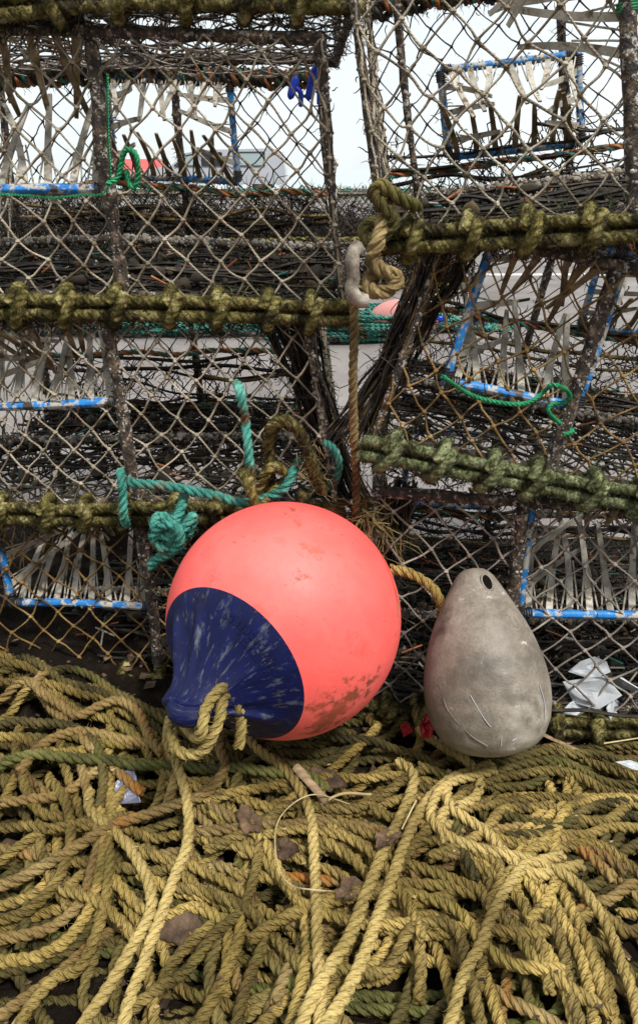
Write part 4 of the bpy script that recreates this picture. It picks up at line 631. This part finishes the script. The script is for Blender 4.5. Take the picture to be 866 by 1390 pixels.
cord('green twine run along the blue entrance bar of the upper left pot',[at(-20,262,1.085),at(40,265,1.085),at(70,268,1.083),at(110,264,1.085),at(140,262,1.083),at(150,240,1.08),at(147,180,1.08),at(146,100,1.08)],.0022,'green',fuzz=500,name='twine',k=5)
for px,py,d,h,lab in ((398,118,1.36,.034,'blue plastic toggle clipped behind the upper left netting, left of a longer one'),(423,112,1.36,.05,'longer blue plastic toggle clipped behind the upper left netting'),(648,425,1.5,.045,'blue plastic toggle on a dark post seen through the orange netting')):
    mb=MB(); p=at(px,py,d); a=A(.006,0,h/2); pp=resample(np.array([p-a,p+a]),.003); s=np.linspace(-1,1,len(pp)); tube(mb,pp,.0068*np.sqrt(np.clip(1.02-s**4,0.05,1)),10,M['bluepl']); q=p+A(.012,0,-h*.2); tube(mb,resample(np.array([p+a*.2,q,q-A(0,0,.02)]),.003),.004,8,M['bluepl']); tag(mb.build('toggle'),lab,'toggle')
# ------------------------------------------------------------------ ground
def sheetmesh(name,xs,ys,fn,m,label=None,kind='structure'):
    X,Y=np.meshgrid(xs,ys,indexing='ij'); V=np.stack([X,Y,fn(X,Y)],-1); ny=len(ys); i=np.arange(len(xs)-1)[:,None]*ny+np.arange(ny-1)[None]
    mb=MB(); mb.add(V,np.stack([i,i+ny,i+ny+1,i+1],-1).reshape(-1,4),m=m); o=mb.build(name); o['kind']=kind
    if label: o['label']=label
    return o
sheetmesh('ground',np.array([-60,-30,-10,0,10,30,60.]),np.array([-20,-5,0,5,10,20,35.]),lambda x,y:0*x,M['conc'])
sheetmesh('mud',np.linspace(-1.5,1.5,300),np.linspace(.0,1.72,180),lambda x,y:.004+np.minimum(mound(x,y)*.92,.2)+.007*(np.sin(x*61+2*np.sin(y*37))*np.sin(y*53+2*np.sin(x*29))+1)*np.clip((1.65-y)*8,0,1),M['mud'],'mud and litter, blackened as shade, under the ropes and pots','stuff')
mb=MB(); n=900; x=RG.uniform(-.9,.9,n); y=RG.uniform(.3,1.12,n); s_=.003+.009*RG.random((n,1,1)); a=RG.random(n)*6.28
q4=np.array([[-1,-.5,0],[.2,-.8,.3],[1,.3,0],[-.2,.7,-.2]])[None]*s_*(1+.3*RG.normal(0,1,(n,4,3))); c_,d_=np.cos(a)[:,None],np.sin(a)[:,None]
V=np.stack([q4[...,0]*c_-q4[...,1]*d_+x[:,None],q4[...,0]*d_+q4[...,1]*c_+y[:,None],q4[...,2]+(.022+mound(x,y)*.92)[:,None]],-1)
for k_,mt in enumerate(('leaf','leaf','straw','leaf')): idx=np.arange(k_,n,4); mb.add(V[idx],np.arange(len(idx)*4).reshape(-1,4),tint=np.repeat(RG.random(len(idx)),4),m=M[mt])
n=420; x=RG.uniform(-.6,.6,n); y=RG.uniform(.45,1.0,n); zz=np.array([surf(a,b) for a,b in zip(x,y)]); s_=.0012+.0035*RG.random((n,1,1))**2; q4=np.array([[-1,-.5,0],[.2,-.8,.3],[1,.3,0],[-.2,.7,-.2]])[None]*s_*(1+.3*RG.normal(0,1,(n,4,3)))
V=q4+np.stack([x,y,zz+.0006],-1)[:,None]; i1=np.arange(0,300); i2=np.arange(300,n)
mb.add(V[i1],np.arange(1200).reshape(-1,4),tint=np.repeat(RG.random(300),4),m=M['leaf']); mb.add(V[i2],np.arange((n-300)*4).reshape(-1,4),m=M['straw'])
o=mb.build('leaf_litter',smooth=False,kind='stuff'); o['label']='small brown leaf fragments scattered on the mud under the ropes'
def slab(name,pts,z0,z1,m):
    mb=MB(); p=np.array(pts,float); k=len(p); V=np.vstack([np.column_stack([p,np.full(k,z0)]),np.column_stack([p,np.full(k,z1)])]); mb.add(V,np.array([[i,(i+1)%k,(i+1)%k+k,i+k] for i in range(k)]+([[4,5,6,7]] if k==4 else [])),m=m); o=mb.build(name,smooth=False); o['kind']='structure'; return o
slab('quay_edge',[(-60,34.6),(60,34.6),(60,35.3),(-60,35.3)],-3,.10,M['conc'])
for i,y in enumerate((8.4,11.5,15.5)): slab('ground_joint',[(-60,y),(60,y+.6),(60,y+.62),(-60,y+.02)],-.1,.004,M['joint'])
slab('painted_line',[(-60,6.1),(60,7.6),(60,7.72),(-60,6.22)],-.1,.005,M['line'])
slab('road_kerb',[(-60,12.2),(60,13.4),(60,13.55),(-60,12.35)],-.1,.11,M['conc'])
sheetmesh('sea',np.array([-3000,-300,-60,0,60,300,3000.]),np.array([35.0,80,300,1000,6000.]),lambda x,y:0*x-1.6,M['sea'])
# ------------------------------------------------------------------ things farther off
def far_pot():
    root=empty('lobster_pot'); mb=MB(); W,D,H=.68,.5,.33
    P=[A(x,y,z) for x in (0,W) for y in (0,D) for z in (0,H)]
    E=[(0,1),(2,3),(4,5),(6,7),(0,4),(1,5),(2,6),(3,7),(0,2),(1,3),(4,6),(5,7)]
    for a,b in E: tube(mb,resample(np.array([P[a],P[b]]),.04),.012,7,M['steel'])
    mb.build('frame',root); mb=MB()
    for c in (((0,0,0),(W,0,0),(0,0,H),(W,0,H)),((0,D,0),(W,D,0),(0,D,H),(W,D,H)),((0,0,0),(0,D,0),(0,0,H),(0,D,H)),((0,0,H),(W,0,H),(0,D,H),(W,D,H)),((0,0,.01),(W,0,.01),(0,D,.01),(W,D,.01))): face_net(mb,*c,.045,.05,.0022,M['twined'],mknot=False)
    mb.build('netting',root); mb=MB(); c=np.stack([W*RG.random(500),D*RG.random(500),H*np.abs(RG.normal(0,.35,500)).clip(0,1)],1); weed(mb,c,.10,M['weed'],N=3,r=.0035,spread=.05)
    c=np.stack([W*RG.random(160),D*RG.random(160),H+0*RG.random(160)],1); weed(mb,c,.06,M['weedg'],N=3,r=.003,down=0,spread=.04); weed(mb,c[:60],.07,M['teal'],N=2,r=.003,down=0,spread=.04); mb.build('seaweed',root,kind='stuff')
    mb=MB(); rope(mb,resample(np.array([[0,-.02,.0],[W,-.02,0]]),.02),.03,M['moss'],k=6,pitch=.2); mb.build('bumper_rope',root); return root
fp=far_pot(); G2='lobster pots in the low row across the yard'; cols=[-3.15+.73*i for i in range(5)]
n_=0
for lv in range(2):
    for i,x in enumerate(cols):
        if n_==0: o=fp
        else:
            o=fp.copy(); COL.objects.link(o)
            for ch in fp.children: c=ch.copy(); COL.objects.link(c); c.parent=o
        o.location=(x+RG.normal()*.02,6.0+RG.normal()*.05,.02+.345*lv); o.rotation_euler=(0,0,RG.normal()*.05)
        tag(o,'dark fouled lobster pot in the low row seen behind the left stack','lobster pot',G2); n_+=1
xr=.50-.0
for lv in range(2):
    o=fp.copy(); COL.objects.link(o)
    for ch in fp.children: c=ch.copy(); COL.objects.link(c); c.parent=o
    o.location=(.52,6.1,.02+.345*lv); o.rotation_euler=(0,0,.05); tag(o,'dark fouled lobster pot in the low row seen behind the left stack','lobster pot',G2)
def loose_heap(label,x0,x1,y,n,R,m,h):
    mb=MB()
    for k in range(n):
        cx=x0+(x1-x0)*RG.random(); a=np.linspace(0,6.283*1.6,26)+RG.random()*6; rx=.16+.20*RG.random(); ry=.12+.14*RG.random()
        p=np.stack([cx+rx*np.cos(a)+.03*np.sin(a*2.3),y+ry*np.sin(a),R+h*RG.random()*(.5+.5*np.cos(np.clip((cx-(x0+x1)/2)/(x1-x0)*3,-1.5,1.5)))+.012*np.sin(a*3)],1); rope(mb,spline(p,.03),R,M[m],k=5,pitch=.1)
    return tag(mb.build('rope_heap'),label,'rope')
loose_heap('loose heap of thin teal rope on the concrete in the gap between the stacks',-.05,.30,4.25,34,.011,'teal',.14)
loose_heap('long low heap of teal rope on the concrete behind the left stack',-2.1,-.25,4.4,60,.011,'teal',.10)
loose_heap('small teal rope coil on the concrete behind the orange netted pot',.55,.85,4.55,12,.011,'teal',.06)
pk=empty('mooring_buoy',(.45,4.25,.09)); tag(pk,'faded pink buoy lying beside the teal rope heap across the yard','buoy')
mb=MB(); mesh_revolve(mb,[(.19*math.cos(t)*(1 if t>1.57 else 1.15),.115*math.sin(t)+1e-4) for t in np.linspace(math.pi,0.02,30)],M['pinkd'],40); o=mb.build('body',pk); o.rotation_euler=(1.45,.3,1.0)
mb=MB(); a=np.linspace(0,6.283,20); tube(mb,np.stack([.03*np.cos(a),0*a,.03*np.sin(a)],1)+A(0,0,.225),.012,8,M['bluepl'],cap=False); e=mb.build('eye',pk); e.rotation_euler=(1.45,.3,1.0)
# vehicles
def prism(mb,prof,y0,y1,m,inset=0):
    p=np.array(prof,float); k=len(p); c=p.mean(0)
    def ring(y,f): return np.column_stack([c[0]+(p[:,0]-c[0])*f,np.full(k,y),c[1]+(p[:,1]-c[1])*f])
    R4=[ring(y0,.985),ring(y0+.04,1),ring(y1-.04,1),ring(y1,.985)]; V=np.vstack(R4+[[A(c[0],y0,c[1])],[A(c[0],y1,c[1])]])
    q=[[r*k+i,r*k+(i+1)%k,(r+1)*k+(i+1)%k,(r+1)*k+i] for r in range(3) for i in range(k)]
    t=[[4*k,(i+1)%k,i] for i in range(k)]+[[4*k+1,3*k+i,3*k+(i+1)%k] for i in range(k)]
    mb.add(V,q,t,m=m)
def vehicle(name,label,cat,loc,rot,S,paint,body,wins,wheels,wr,lamps):
    root=empty(name,loc,(0,0,rot)); tag(root,label,cat); W=1.75
    def sc_(l): return [(x*S,z*S) for x,z in l]
    mb=MB(); prism(mb,sc_(body),0,W,paint); mb.build('body',root,smooth=False)
    for w,mt in wins:
        mb=MB(); prism(mb,sc_(w),W-.06,W+.012,M[mt]); mb.build('window',root,smooth=False)
        mb=MB(); prism(mb,sc_(w),-.012,.06,M[mt]); o=mb.build('window',root,smooth=False)
        mb=MB(); c=np.array(sc_(w)); c=np.vstack([c,c[:1]]); tube(mb,resample(np.column_stack([c[:,0],np.full(len(c),-.016),c[:,1]]),.05),.022,6,M['blk'],cap=False); mb.build('window_seal',o)
    for x in wheels:
        a=np.linspace(0,6.283,40)
        for y,yo in ((.08,-.0),(W-.08,W)):
            mb=MB(); tube(mb,np.stack([x*S+np.cos(a)*(wr-.07),0*a+y,wr+np.sin(a)*(wr-.07)],1),.085,10,M['tyre'],cap=False); o=mb.build('wheel',root)
            mb=MB(); yy=yo+(.03 if yo<=0 else -.03); mb.add(np.vstack([[A(x*S,yo,wr)],np.stack([x*S+np.cos(a)*(wr-.12),0*a+yy,wr+np.sin(a)*(wr-.12)],1)]),t=[[0,i+1,i+2] for i in range(39)],m=M['steel']); mb.build('rim',o)
    for x,z in lamps:
        mb=MB()
        for y in (.22,W-.22): pp=resample(np.array([A(x*S-.02,y-.12,z*S),A(x*S-.02,y+.12,z*S)]),.04); tube(mb,pp,.07,10,M['glassp'])
        mb.build('headlight',root)
# a small pick-up seen from the side, cab to the left of its box
vehicle('pickup_van','white van parked near the quay edge, seen through the upper left pot','van',(-6.6,31.2,0),0,1.0,M['carw'],
 [(0,.35),(0,.78),(.25,.90),(.95,.98),(1.55,1.42),(2.0,1.56),(4.9,1.62),(5.25,1.5),(5.35,.9),(5.35,.35)],[([(1.15,1.0),(1.62,1.36),(2.05,1.44),(2.05,1.0)],'glassp'),([(2.2,1.0),(2.2,1.44),(2.95,1.46),(2.95,1.0)],'glass'),([(3.4,1.0),(3.4,1.47),(4.55,1.48),(4.55,1.0)],'glassp')],(.95,4.4),.34,[(0,.7)])
vehicle('parked_car','red car parked beyond the left end of the white van, mostly hidden behind pots','car',(-6.3,33.6,0),math.radians(100),1.0,M['carr'],
 [(0,.30),(0,.70),(.9,.88),(1.5,1.28),(2.9,1.30),(3.6,.90),(3.75,.30)],[([(1.05,.9),(1.55,1.20),(2.1,1.22),(2.1,.9)],'glass'),([(2.2,.9),(2.2,1.22),(2.85,1.22),(3.3,.9)],'glass')],(.75,3.0),.30,[(0,.62)])
tr=empty('boat_trailer',(3.35,9.6,0),(0,0,-.1)); tag(tr,'low dark boat trailer standing on the yard behind the upper right bumper','trailer')
mb=MB()
for y in (0,1.0): tube(mb,resample(np.array([[-.6,y,.52],[2.6,y,.52]],float),.1),.05,8,M['steel'])
for x in (-.5,.4,1.4,2.4): tube(mb,resample(np.array([[x,0,.52],[x,1.0,.52]],float),.1),.04,8,M['steel'])
mb.build('frame',tr)
for x in (.35,1.0):
    a=np.linspace(0,6.283,40)
    for y in (-.12,1.12):
        mb=MB(); tube(mb,np.stack([x+np.cos(a)*.19,0*a+y,.27+np.sin(a)*.19],1),.08,10,M['tyre'],cap=False); o=mb.build('wheel',tr)
        mb=MB(); tube(mb,resample(np.array([[x,y-.05,.27],[x,y+.05,.27]]),.1),.13,16,M['steel']); mb.build('rim',o)
# ------------------------------------------------------------------ camera, sky, sun
cd=bpy.data.cameras.new('camera'); cam=bpy.data.objects.new('camera',cd); COL.objects.link(cam); sc.camera=cam
cam.location=(0,0,EYE); cam.rotation_euler=(math.radians(90-22),0,0); cd.sensor_fit='HORIZONTAL'; cd.sensor_width=36; cd.lens=36*1040/866; cd.shift_y=-45/866; cd.clip_start=.02; cd.clip_end=9000
sc.render.resolution_x=637; sc.render.resolution_y=1024
w=bpy.data.worlds.new('World'); sc.world=w; w.use_nodes=True; nt=w.node_tree; bg=nt.nodes['Background']; sk=nt.nodes.new('ShaderNodeTexSky'); sk.sky_type='NISHITA'; sk.sun_disc=False
EL,AZ=math.radians(58),math.radians(140)
sk.sun_elevation=EL; sk.sun_rotation=AZ; sk.dust_density=2; sk.air_density=1; sk.ozone_density=1.5
# bright broken overcast: procedural cloud over the Nishita sky
tc=nt.nodes.new('ShaderNodeTexCoord'); nz=nt.nodes.new('ShaderNodeTexNoise'); nz.inputs['Scale'].default_value=2.2; nz.inputs['Detail'].default_value=5; nt.links.new(tc.outputs['Generated'],nz.inputs['Vector'])
mr=nt.nodes.new('ShaderNodeMapRange'); mr.inputs['From Min'].default_value=.35; mr.inputs['From Max'].default_value=.6; mr.inputs['To Min'].default_value=.78; mr.inputs['To Max'].default_value=1; nt.links.new(nz.outputs[0],mr.inputs['Value'])
mx=nt.nodes.new('ShaderNodeMix'); mx.data_type='RGBA'; nt.links.new(mr.outputs[0],mx.inputs['Factor']); nt.links.new(sk.outputs[0],mx.inputs['A']); mx.inputs['B'].default_value=(6.6,7.0,7.1,1)
sx=nt.nodes.new('ShaderNodeSeparateXYZ'); nt.links.new(tc.outputs['Generated'],sx.inputs[0])
zr=nt.nodes.new('ShaderNodeMapRange'); zr.inputs['From Min'].default_value=.25; zr.inputs['From Max'].default_value=1; zr.inputs['To Min'].default_value=1; zr.inputs['To Max'].default_value=2.1; nt.links.new(sx.outputs[2],zr.inputs['Value'])
vm=nt.nodes.new('ShaderNodeVectorMath'); vm.operation='SCALE'
yr=nt.nodes.new('ShaderNodeMapRange'); yr.interpolation_type='SMOOTHSTEP'; yr.inputs['From Min'].default_value=-.9; yr.inputs['From Max'].default_value=.25; yr.inputs['To Min'].default_value=.38; yr.inputs['To Max'].default_value=1; nt.links.new(sx.outputs[1],yr.inputs['Value'])  # sky dimmed behind the camera, invented to weaken the frontal fill
v0=nt.nodes.new('ShaderNodeVectorMath'); v0.operation='SCALE'; nt.links.new(mx.outputs['Result'],v0.inputs[0]); nt.links.new(yr.outputs[0],v0.inputs['Scale']); nt.links.new(v0.outputs[0],vm.inputs[0]); nt.links.new(zr.outputs[0],vm.inputs['Scale']); nt.links.new(vm.outputs[0],bg.inputs[0]); bg.inputs[1].default_value=.12
ld=bpy.data.lights.new('sun','SUN'); ld.energy=3.3; ld.angle=math.radians(9); ld.color=(1,.96,.90); lo=bpy.data.objects.new('sun',ld); COL.objects.link(lo)
sd=Vector((math.sin(AZ)*math.cos(EL),math.cos(AZ)*math.cos(EL),math.sin(EL))); lo.rotation_euler=sd.to_track_quat('Z','Y').to_euler()
v=sc.view_settings; v.view_transform='Standard'; v.look='None'; v.exposure=.4; v.gamma=1; v.use_curve_mapping=False
sc.cycles.use_denoising=True; sc.cycles.max_bounces=6; sc.cycles.diffuse_bounces=3; sc.cycles.glossy_bounces=3
